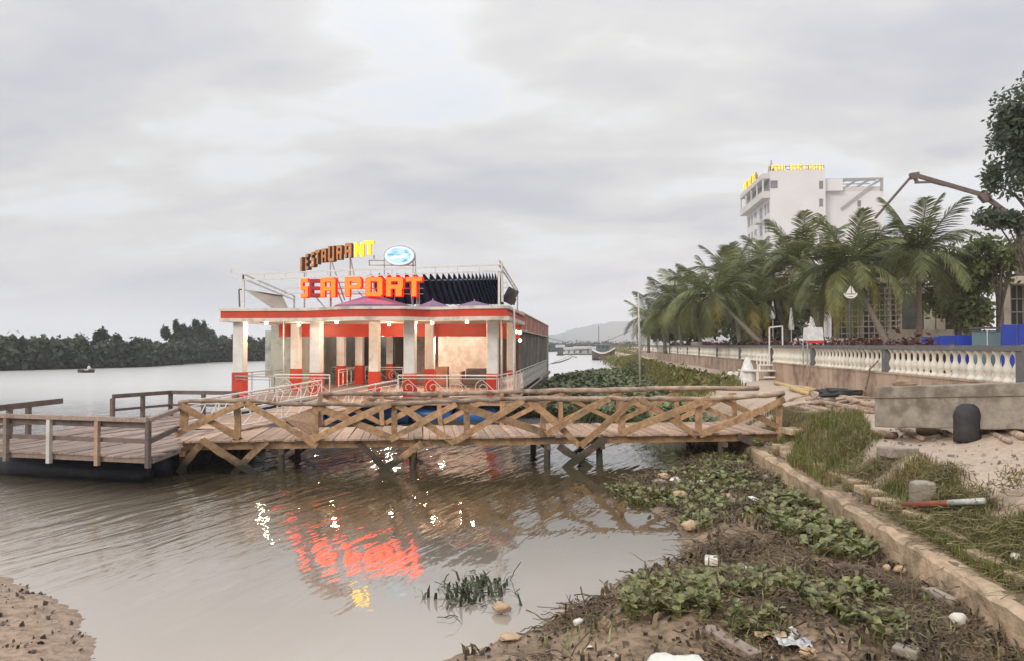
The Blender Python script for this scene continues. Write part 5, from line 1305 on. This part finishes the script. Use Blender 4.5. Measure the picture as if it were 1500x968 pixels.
for i in range(9):
    px = 1165+i*13+random.uniform(-5,5); py = 588+random.uniform(-6,14); a_ = random.uniform(-.35,.35); q = onbank(px, py); Lr = random.uniform(.5,1.1); dd = Vector((math.cos(a_)*Lr, math.sin(a_)*Lr, random.uniform(.02,.25)))
    q.z = gz(q.x, q.y)+.08; m = MB(); m.tube([q-dd*.6, q+Vector((0,.03,.05)), q+dd*.6], [.05,.045,.025], 7); m.v = [(min(x, WX-.06), y, z) for x, y, z in m.v]; tag(m.build('driftwood_branch', 'log', None, True), 'thin driftwood branch lying in the heap by the sea wall', 'branch', 'driftwood branches in the log heap')
# black rag on logs, sand coloured stone
q = onbank(1228,584); m = MB(); m.blob(q+Vector((0,0,.22)), (.75,.35,.16), 12, 6, .35, 9); tag(m.build('black_sheet', 'black_rubber'), 'crumpled black plastic sheet on the log pile', 'plastic sheet')
for px, py, s, lb, mm, nm in ((1315,668,(.5,.3,.18),'flat pale concrete slab in the grass below the grey beam','concrete','concrete_slab'),(1180,607,(.5,.3,.10),'pale flat stone slab near the end of the bridge','concrete','stone_slab'),(1165,635,(.5,.45,.16),'sandy concrete slab at the bridge end','quay_concrete','concrete_slab')):
    q = onbank(px,py); m = MB(); m.box((q[0],q[1],q[2]+s[2]/2), (s[0]*1.3,s[1]*1.4,s[2]), .3); tag(m.build(nm, mm, bevel=.02), lb, 'slab')
# concrete stump and red-white pipe
q = onbank(1352,742); st2 = thing('concrete_stump', 'grey broken cylindrical concrete stump in the grass on the bank', 'concrete block', tuple(q))
m = MB(); m.lathe([(.20,-.06),(.215,.05),(.21,.34),(.20,.40),(.13,.42)], tuple(q), 9, 1., .85); m.build('block', 'concrete', st2, bevel=.02)
q0 = onbank(1322,757); q1 = onbank(1440,752); q0 = q0+Vector((0,-.05,.20)); q1 = q1+Vector((0,-.05,.20))
pp = thing('painted_pipe', 'rusty red and white painted pipe lying on the bank', 'pipe', tuple(q0)); qm = q0.lerp(q1,.58)
m = MB(); m.tube([q0,qm], .048, 10); m.build('red_section', 'rust_red', pp, True); m = MB(); m.tube([qm,q1], .047, 10); m.build('white_section', 'plastic_clear', pp, True)
# white table, chair, cool box and frame by the wall
tb = atX(1120,560,8.6); zt_g = gz(8.3, tb[1]); Yt = atZ(1125,566,1.2)[1]; xt = atZ(1125,566,1.2)[0]
wt = thing('white_table', 'white plastic table by the sea wall behind the bridge end', 'table', (xt,Yt,1.2))
a, b = atY(1086,541,Yt), atY(1145,541,Yt); zt_ = a[2]
m = MB(); m.bx(a[0], b[0], Yt-.5, Yt+.9, zt_-.06, zt_); m.build('tabletop', 'plastic_white', wt)
for x_ in (a[0]+.7, b[0]-.1):
    for y_ in (Yt-.4, Yt+.8): m = MB(); m.bx(x_-.05, x_+.05, y_-.05, y_+.05, gz(x_,y_)-.05, zt_-.062); m.build('leg', 'plastic_white', wt)
m = MB(); m.bx(a[0]+1.0, b[0]+.1, Yt-.46, Yt-.38, gz(xt,Yt)+.08, gz(xt,Yt)+.16); m.build('stretcher', 'plastic_white', wt)
cr_ = thing('plastic_chair', 'white plastic chair with slatted back standing on the white table', 'chair', (a[0]+1.2, Yt, zt_))
x0 = atY(1112,541,Yt)[0]; x1 = atY(1138,541,Yt)[0]; hb_ = zt_+.62
m = MB(); m.bx(x0, x1, Yt+.0, Yt+.5, zt_+.22, zt_+.27); m.build('seat', 'plastic_white', cr_)
for i in range(6): x_ = x0+(x1-x0)*i/5; m = MB(); m.bx(x_-.025, x_+.025, Yt+.46, Yt+.5, zt_+.272, hb_+.1); m.build('back_slat', 'plastic_white', cr_)
m = MB(); m.bx(x0-.03, x1+.03, Yt+.45, Yt+.51, hb_+.1, hb_+.17); m.build('back_rail', 'plastic_white', cr_)
for x_ in (x0+.03, x1-.03):
    for y_ in (Yt+.04, Yt+.46): m = MB(); m.bx(x_-.03, x_+.03, y_-.03, y_+.03, zt_+.002, zt_+.218); m.build('leg', 'plastic_white', cr_)
q = atY(1095,545,Yt); sk_ = thing('white_sheet', 'white cloth sheet draped over the left end of the white table', 'sheet', (q[0],Yt-.3,zt_))
m = MB(); a_ = atY(1084,560,Yt)[0]; c2 = atY(1106,560,Yt)[0]; tp_ = atY(1097,522,Yt)
m.lathe([(.62,0),(.5,.45),(.38,.9),(.22,1.3),(.08,1.5)], ((a_+c2)/2, Yt, tp_[2]-1.5), 10, .8, .8); m.build('cloth', 'cloth_white', sk_)
for px, lb in ((1070,'white foam lump at the left of the draped table'),(1079,'second white foam lump next to the draped table')):
    q = atY(px,549,Yt+1); m = MB(); m.blob((q[0],q[1],q[2]), (.22,.2,.2), 8, 6, .2, px); tag(m.build('foam_lump', 'foam'), lb, 'foam')
fr_ = thing('metal_frame', 'thin white upright metal frame rising above the balustrade by the table', 'frame', (xt, Yt+1.4, 1.2)); Yf = Yt+.3
m = MB()
a, b, c, d = atY(1127,560,Yf), atY(1127,480,Yf), atY(1146,478,Yf), atY(1147,560,Yf)
for u, v in ((a,b),(b,c),(c,d)): m.bar(u, v, .06, .06)
m.bar(atY(1127,508,Yf), atY(1146,508,Yf), .05, .05); m.build('frame', 'white_steel', fr_)
# standing stick and hose by the wall
q = onbank(1180,570); m = MB(); m.tube([q, atY(1184,552,q[1]), atY(1187,530,q[1])], [.04,.035,.03], 6); tag(m.build('leaning_stick', 'log', None, True), 'curved pale stick leaning up against the sea wall', 'stick')
q = atX(1276,560,WX-.1); m = MB(); m.tube([atX(1262,590,WX-.3), atX(1270,560,WX-.2), atX(1274,540,WX-.12), atX(1286,528,WX-.06)], .03, 6); tag(m.build('leaning_branch', 'log', None, True), 'pale branch leaning on the stained wall near the second post', 'branch')

# ------------------------------------------------------------------ undergrowth as stuff
def blades(P, h, w, lean=.5, curve=.4):
    k = len(P); az = rng.random(k)*2*PI; d = np.stack([np.cos(az), np.sin(az), np.zeros(k)], 1); ln = h*(.55+.7*rng.random((k,1)))
    le = lean*rng.random((k,1)); s = np.stack([-np.sin(az), np.cos(az), np.zeros(k)], 1)*w/2; up = np.array([0,0,1.])
    p1 = P+d*ln*le*.35+up*ln*.55; p2 = P+d*ln*(le*.9+curve*.3)+up*ln*(.95-.35*le)
    A_ = np.stack([P-s, P+s, p1+s*.8, p1-s*.8], 1).reshape(-1,3); B2 = np.stack([p1-s*.8, p1+s*.8, p2+s*.1, p2-s*.1], 1).reshape(-1,3)
    V = np.concatenate([A_, B2]); return V, np.arange(len(V)).reshape(-1,4)
def scatter(poly, k, dens=None, zoff=0.):
    xs_ = [p[0] for p in poly]; ys_ = [p[1] for p in poly]; X = rng.uniform(min(xs_), max(xs_), k*4); Y = rng.uniform(min(ys_), max(ys_), k*4)
    m_ = inpoly(X, Y, poly)
    if dens is not None: m_ &= rng.random(len(X)) < dens(X, Y)
    X, Y = X[m_][:k], Y[m_][:k]; return np.stack([X, Y, np.maximum(ground(X, Y), 0)+zoff], 1)
def grass(name, poly, k, h, w, mm, label, dens=None, lean=.5):
    P = scatter(poly, k, dens); V, F = blades(P, h, w, lean); tag(npobj(name, npmesh(name, V, F, mm)), label, 'grass', kind='stuff')
def Q(pts, z=1.0): return [tuple(atZ(px, py, z)[:2]) for px, py in pts]
grass('green_grass', Q([(1152,645),(1170,628),(1210,624),(1262,628),(1275,648),(1262,672),(1215,680),(1168,668)], .95), 5200, .34, .016, 'grass_green', 'bright green grass clump by the bridge end', lambda X, Y: np.clip((fbm(X*1.6, Y*1.6, 3)+.42)*2.2, 0, 1), .8)
def patch(sc, th):
    return lambda X, Y: np.clip((fbm(X*sc+3, Y*sc+8, 3)+.5-th)*3.5, 0, 1)
grass('bank_grass', [(4.95,6),(6.3,6),(6.2,12),(6.6,17),(6.9,26),(5.0,26)], 17000, .17, .012, 'grass_dry', 'dry straw coloured grass covering the bank slope', patch(.9,.42), .9)
grass('bank_weeds', [(4.95,6),(6.1,6),(6.0,12),(6.5,17),(6.8,24),(5.0,24)], 11000, .20, .014, 'grass_green', 'olive green weeds among the dry grass on the bank', patch(.8,.50), .9)
grass('strip_grass', [(4.8,25),(7.6,25),(7.6,90),(8.6,130),(4.8,130)], 26000, .42, .06, 'grass_green', 'green grass strip along the foot of the sea wall', lambda X, Y: np.clip((Y-35)/6, 0, 1)*np.clip((fbm(X*.4, Y*.4, 3)+.75), 0, 1))
cl = [((x_, y_, gz(x_, y_)+.2), (.7,.9,.4), 200) for x_, y_ in ((6.2,41),(6.9,44),(7.2,39.5),(6.8,42),(7.1,47),(6.9,52),(6.4,38),(7.0,58),(7.1,64),(6.2,48),(7.2,72),(6.5,66),(7.3,84))]
cl += [((rng.uniform(4.2,9.2), y_, .75), (1.6,2.5,.7), 160) for y_ in np.arange(92, 320, 2.6)]+[((rng.uniform(9.2,10.5), y_, 1.7), (1.3,2.2,1.5), 170) for y_ in np.arange(134, 460, 4.)]
V, F = leaf_cloud(cl, .16, 2.); tag(npobj('bank_shrubs', npmesh('bank_shrubs', V, F, 'grass_green')), 'low green shrubs merging along the sea wall foot', 'shrubs', kind='stuff')
cl = [((p_[0], p_[1], gz(p_[0], p_[1])+.25), (.30,.30,.20), 110) for p_ in [onbank(*q) for q in ((1262,665),(1395,745),(1290,700),(1440,745),(1485,725),(1375,715))]]
V, F = leaf_cloud([(c, r, k*2) for c, r, k in cl], .016, 7., -.6); tag(npobj('bank_brush', npmesh('bank_brush', V, F, 'grass_dry')), 'dry brushy weeds around the concrete stump and the pipe', 'weeds', kind='stuff')

# dead stems and vines
def stems(P, L, r, sag=.3, flat=.25, nseg=4):
    k = len(P); az = rng.random(k)*2*PI; d = np.stack([np.cos(az), np.sin(az), flat*rng.normal(size=k)], 1); ln = L*(.4+1.1*rng.random((k,1)))
    s = np.stack([-np.sin(az), np.cos(az), np.zeros(k)], 1); bend = rng.normal(size=(k,1))*.5; C = []
    for i in range(nseg+1):
        t = i/nseg; C.append(P+d*ln*t+s*ln*bend*t*t+np.array([0,0,1.])*ln*sag*(t-t*t)*2*rng.random((k,1))*.6)
    out = []; w = r*(.5+rng.random((k,1)))
    for i in range(nseg):
        a, b = C[i], C[i+1]; up = np.array([0,0,1.])
        out.append(np.stack([a-s*w, a+up*w*1.2, b+up*w*1.2, b-s*w], 1).reshape(-1,3)); out.append(np.stack([a+up*w*1.2, a+s*w, b+s*w, b+up*w*1.2], 1).reshape(-1,3))
    V = np.concatenate(out); return V, np.arange(len(V)).reshape(-1,4)
mudP = [p for p in SH if p[1] < 27]
mudP = [(-1.3,7.6)]+[p for p in SH[3:-5]]+[(3.6,27),(4.6,27),(4.6,7.0),(-1.0,7.0)]
P = scatter(mudP, 9500, patch(1.1, .36), .02); V, F = stems(P, .26, .008, .4, .3, 6)
tag(npobj('dead_stems', npmesh('dead_stems', V, F, 'dead_stem')), 'tangled brown dead water hyacinth stems over the mud', 'dead plants', kind='stuff')
P = scatter([(5.05,6),(6.8,6),(6.3,12),(6.0,18),(5.05,18)], 2000, patch(.9,.45), .02); V, F = stems(P, .42, .006, .5, .22, 6)
tag(npobj('dry_vines', npmesh('dry_vines', V, F, 'grass_dry')), 'dry trailing vines over the bank at the lower right', 'vines', kind='stuff')
# debris specks: bits of shell, twig and leaf
def crumbs(poly, k, s, mm, name, label, dens=None):
    P = scatter(poly, k, dens, .015); d = rng.normal(size=(k if len(P) >= k else len(P), 3)); k = len(P); d = d[:k]; d /= np.linalg.norm(d, axis=1)[:, None]
    b = np.cross(d, rng.normal(size=(k,3))); b /= np.linalg.norm(b, axis=1)[:, None]; c = np.cross(d, b); q = s*(.4+rng.random((k,1))**2*1.6)
    T = np.stack([P+d*q, P+b*q*.7, P-d*q*.6, P-b*q*.7, P+c*q*.5], 1).reshape(-1,3); i = np.arange(k)*5
    F = np.concatenate([np.stack([i+a, i+b_, i+4], 1) for a, b_ in ((0,1),(1,2),(2,3),(3,0))]); tag(npobj(name, npmesh(name, T, F, mm)), label, 'debris', kind='stuff')
crumbs(mudP, 420, .035, 'foam', 'white_scraps', 'scattered white scraps and shells over the mud', patch(1.3,.5))
crumbs(mudP, 2600, .035, 'bark', 'dark_crumbs', 'dark twigs and rotting bits on the mud')
P = scatter(mudP, 2600, patch(1.4, .45), .03); V, F = blades(P, .16, .055, 1.4, .1); tag(npobj('wilted_leaves', npmesh('wilted_leaves', V, F, 'dead_stem')), 'wilted brown leaves strewn over the mud', 'dead leaves', kind='stuff')
P = scatter(mudP, 1500, patch(1.2, .45), .01); V, F = blades(P, .20, .022, 1.0, .3); tag(npobj('mud_sprouts', npmesh('mud_sprouts', V, F, 'hyacinth')), 'thin green sprouts growing between the dead stems', 'sprouts', kind='stuff')
crumbs(LB[1:7]+[(-4.3,6.9),(-8,6.9)], 260, .03, 'bark', 'beach_bits', 'dark twigs on the small sandy bank at the lower left')
crumbs([(4.9,6),(9.3,6),(9.3,26),(4.9,26)], 900, .05, 'concrete', 'bank_pebbles', 'small pebbles and rubble on the sandy bank')

# water hyacinth
def hyacinth(P, s, name, mm, label, nl=7, up=1.):
    k = len(P); Vq = []; Vt = []
    for j in range(nl):
        az = rng.random(k)*2*PI; tilt = rng.random((k,1))*.9+.15; d = np.stack([np.cos(az), np.sin(az), np.zeros(k)], 1); u = np.array([0,0,1.]); sz = s*(.6+.7*rng.random((k,1)))
        h = sz*(1.0+1.1*rng.random((k,1)))*up; base = P; tip = P+d*h*tilt*.7+u*h*(1.05-.45*tilt); side = np.stack([-np.sin(az), np.cos(az), np.zeros(k)], 1)
        w = .10*sz; mid = (base+tip)/2+d*h*.08
        Vq.append(np.stack([base-side*w*.6, base+side*w*.6, mid+side*w, mid-side*w], 1)); Vq.append(np.stack([mid-side*w, mid+side*w, tip+side*w*.4, tip-side*w*.4], 1))
        # round cupped blade from two quads each side of the midrib
        nrm_t = rng.random((k,1))*.8+.1; a = d*np.cos(nrm_t)+u*np.sin(nrm_t); L = sz*.95; c1_ = tip+a*L*.45; tipp = tip+a*L; cup = u*sz*.10
        Vq.append(np.stack([tip, tip+a*L*.22+side*L*.42+cup, tip+a*L*.72+side*L*.40+cup, c1_], 1)); Vq.append(np.stack([c1_, tip+a*L*.72+side*L*.40+cup, tipp, tip+a*L*.72-side*L*.40+cup], 1)); Vq.append(np.stack([tip, c1_, tip+a*L*.72-side*L*.40+cup, tip+a*L*.22-side*L*.42+cup], 1))
    V = np.concatenate([v.reshape(-1,3) for v in Vq]); tag(npobj(name, npmesh(name, V, np.arange(len(V)).reshape(-1,4), mm)), label, 'plants', kind='stuff')
lush = Q([(1120,738),(1180,732),(1225,760),(1260,790),(1285,812),(1250,828),(1190,822),(1150,800),(1125,775)], .1)
hyacinth(scatter(lush, 300, patch(1.6,.3)), .11, 'lush_hyacinth', 'hyacinth', 'lush green water hyacinth patch beside the low quay wall', 7, .9)
upm = Q([(1010,672),(1080,655),(1120,672),(1170,722),(1130,745),(1110,775),(1060,765),(1030,790),(1000,770),(985,735),(1000,700)], .1)
hyacinth(scatter(upm, 480, patch(1.5,.42)), .095, 'upper_hyacinth', 'hyacinth', 'water hyacinth and weeds on the mud below the bridge end', 6, .8)
lowm = Q([(900,872),(960,850),(1040,850),(1090,850),(1130,875),(1230,880),(1300,880),(1330,920),(1300,960),(1150,960),(1050,950),(950,935),(890,905)], .12)
hyacinth(scatter(lowm, 360, patch(2.2,.47)), .085, 'front_hyacinth', 'hyacinth', 'patchy water hyacinth over the mud at the bottom', 6, .8)
edge = Q([(880,712),(960,700),(1010,690),(1020,720),(990,745),(930,735)], .05)
hyacinth(scatter(edge, 150, patch(1.,.35)), .10, 'edge_weeds', 'hyacinth', 'drifted weeds along the waterline behind the puddle', 5, .6)
farm = [tuple(atZ(*p, 0)[:2]) for p in ((800,575),(812,560),(850,551),(905,547),(940,552))]+[(4.6,60),(4.6,24),(3.6,24.2)]+[tuple(atZ(*p, 0)[:2]) for p in ((1000,645),(930,625),(860,620),(800,612),(740,612),(745,600),(800,590))]
hyacinth(scatter(farm, 11000, lambda X, Y: np.clip(.25+(fbm(X*.3, Y*.3, 3)+.5)*1.1, 0, 1)), .26, 'hyacinth_mat', 'hyacinth_far', 'dense water hyacinth mat floating behind the bridge', 4, 1.1)
# dipping weed in the shallow water
q = atZ(690,868,0); P = np.array([[q[0]+rng.normal()*.28, q[1]+rng.normal()*.35, 0.] for _ in range(34)]+[[atZ(672,886,0)[0]+rng.normal()*.07, atZ(672,886,0)[1]+rng.normal()*.07, 0.] for _ in range(14)])
V, F = stems(P, .15, .009, .9, .5); V[:, 2] = np.abs(V[:, 2])+.003; wd_ = thing('water_weed', 'dark drooping weed clump standing in the shallow water', 'weed', tuple(q)); tag(npobj('stems', npmesh('stems', V-np.array(q), F, 'leaf_dark'), wd_), kind='stuff')
P2 = np.array([[q[0]+rng.normal()*.25, q[1]+rng.normal()*.3, 0.] for _ in range(90)]); V, F = blades(P2, .18, .045, 1.1); tag(npobj('leaves', npmesh('leaves', V-np.array(q), F, 'leaf_dark'), wd_), kind='stuff')

# ------------------------------------------------------------------ litter one can point at
def groundpt(px, py): return hit(px, min(py, 1030))
def litter(kind, px, py, s, label, mm, seed, name):
    c = groundpt(px, py); k = math.hypot(c[0], c[1])/FOC; m = MB(); w, h = s[0]*k, s[1]*k
    if kind == 'slab': m.box((c[0], c[1], c[2]+h*.5+.03), (w, w*.7, h), seed*.7); o = m.build(name, mm, bevel=min(.02, h*.2))
    elif kind == 'lump': m.blob((c[0], c[1], c[2]+h*.45+.02), (w/2, w*.42, h/2), 11, 7, .26, seed); o = m.build(name, mm, None, seed % 2 == 0)
    elif kind == 'bottle':
        a = seed*.9; d = Vector((math.cos(a)*.9, math.sin(a)*.5, .06)).normalized()*w; b = c+Vector((0,0,h*.5+.03)); m.tube([b-d*.5, b-d*.48, b+d*.2, b+d*.36, b+d*.5], [h*.4,h*.5,h*.5,h*.2,h*.18], 10); o = m.build(name, mm, None, True)
    elif kind == 'sheet':
        rr = random.Random(seed); N_ = 6; g = [[(c[0]+w*(i/N_-.5)*(1+rr.uniform(-.06,.06)), c[1]+w*.9*(j/N_-.5), c[2]+.05+h*rr.random()*.5) for j in range(N_+1)] for i in range(N_+1)]
        for i in range(N_):
            for j in range(N_): m.quad(g[i][j], g[i+1][j], g[i+1][j+1], g[i][j+1])
        o = m.build(name, mm, None, True); md = o.modifiers.new('thickness', 'SOLIDIFY'); md.thickness = .006
    tag(o, label, {'slab':'foam','lump':'debris','bottle':'bottle','sheet':'plastic'}[kind])
for i, (kd, px, py, s, lb, mm, nm) in enumerate((
 ('lump',996,732,(20,12),'squarish pale foam block near the waterline, left of the weeds','foam_tan','foam_block'),
 ('lump',1127,731,(18,7),'white oval plastic scrap beside the quay wall','foam','plastic_scrap'),
 ('bottle',1104,737,(24,7),'white plastic bottle lying left of the oval scrap','plastic_white','plastic_bottle'),
 ('lump',972,703,(18,9),'tan round lump at the water edge among white stones','foam_tan','coconut_husk'),
 ('lump',966,711,(20,9),'pale grey stone under the tan lump','concrete','stone'),
 ('lump',990,711,(16,12),'white rounded stone at the water edge','foam','stone'),
 ('lump',1121,704,(10,8),'small grey ball under the end of the bridge','concrete','ball'),
 ('lump',1030,712,(12,8),'small white bag among dark weeds below the bridge','foam','plastic_bag'),
 ('lump',1063,731,(18,8),'tan husk among the weeds in the upper mud','foam_tan','coconut_husk'),
 ('lump',1073,740,(12,10),'grey pebble right of the tan husk','concrete','stone'),
 ('lump',1012,778,(28,14),'pinkish tan carton scrap standing in the weeds by the puddle','foam_tan','carton'),
 ('slab',1042,828,(26,9),'pale board scrap in front of the mud mound','foam','board_scrap'),
 ('lump',1090,840,(12,10),'white cup in the middle of the mud','foam','cup'),
 ('lump',888,927,(16,22),'brown coconut at the lower left edge of the mud','coconut','coconut'),
 ('lump',902,917,(12,8),'small tan coconut behind the brown coconut','coconut','coconut'),
 ('lump',1183,965,(22,14),'pale round coconut at the bottom edge','foam_tan','coconut'),
 ('bottle',1375,884,(48,15),'grey plastic bottle lying at the foot of the quay wall','concrete','plastic_bottle'),
 ('slab',1328,965,(30,12),'pale angular stone slab at the bottom edge, left of the dry vines','concrete','stone_slab'),
 ('lump',1404,920,(20,18),'crumpled white bag in the dry vines','foam','plastic_bag'),
 ('lump',1159,930,(12,10),'small torn white scrap above the grey bag','foam','plastic_scrap'),
 ('sheet',1162,950,(46,22),'grey crumpled plastic bag near the bottom middle','plastic_clear','plastic_bag'),
 ('sheet',1125,938,(40,20),'brown leaf-like wrapper left of the grey bag','foam_tan','wrapper'),
 ('lump',1490,823,(14,9),'white scrap in the weeds at the right edge','foam','plastic_scrap'),
 ('lump',1317,840,(16,9),'yellowish stone against the foot of the quay wall','foam_tan','stone'),
 ('lump',1299,838,(9,9),'small round pebble left of the yellowish stone','foam_tan','stone'),
 ('lump',746,938,(34,8),'pale crushed carton at the waterline near the bottom','foam_tan','carton'),
 ('lump',735,898,(26,14),'brown sodden husk in the shallow water by the weed clump','foam_tan','coconut_husk'),
 ('bottle',1250,840,(50,9),'flat dark stick with a pale side on the bare mud','bark','driftwood_stick'),
 ('lump',1170,745,(10,8),'white pebble under the hyacinth by the wall','foam','stone'),
 ('bottle',848,918,(16,9),'small white bottle at the mud edge','plastic_white','plastic_bottle'))):
    litter(kd, px, py, s, lb, mm, i, nm)
# big white sack at the bottom edge
c = groundpt(992, 1016); sk = thing('white_sack', 'large crumpled white sack at the bottom edge of the picture', 'sack', tuple(c)); m = MB(); i0 = 0; n_ = 24
for k, (r_, z_) in enumerate(((.23,0),(.28,.10),(.30,.20),(.325,.25),(.30,.26),(.23,.20),(.10,.16))):
    for j in range(n_):
        a = 2*PI*j/n_; q = 1+.05*math.sin(3*a+k)+.04*math.sin(7*a+k*2); m.v.append((c[0]+r_*q*math.cos(a), c[1]+r_*.8*q*math.sin(a), c[2]+z_+.025*math.sin(5*a+k)))
for k in range(6):
    for j in range(n_): a = k*n_+j; b = k*n_+(j+1) % n_; m.f.append((a,b,b+n_,a+n_))
m.f.append(tuple(6*n_+j for j in range(n_))); m.build('sack', 'sack_white', sk, True)
# plank in the mud at the bottom
a, b = groundpt(1035,930), groundpt(1108,972); m = MB(); m.bar(a+Vector((0,0,.07)), b+Vector((0,0,.07)), .16, .08); tag(m.build('mud_plank', 'plank_grey', bevel=.01), 'greyish plank half sunk in the mud right of the white sack', 'plank')

# ------------------------------------------------------------------ haze
hz = bpy.data.materials.new('haze'); hz.use_nodes = True; n = NT(hz.node_tree)
pv = n.add('VolumePrincipled', {'Color': (.93,.95,1.,1), 'Density': .0004, 'Anisotropy': 0.0}); n.l.new(pv.outputs[0], n.add('OutputMaterial').inputs['Volume'])
MATS['haze'] = hz; m = MB(); m.bx(-2800, 2800, -70, 4200, -2.5, 125); tag(m.build('haze', 'haze'), kind='stuff')
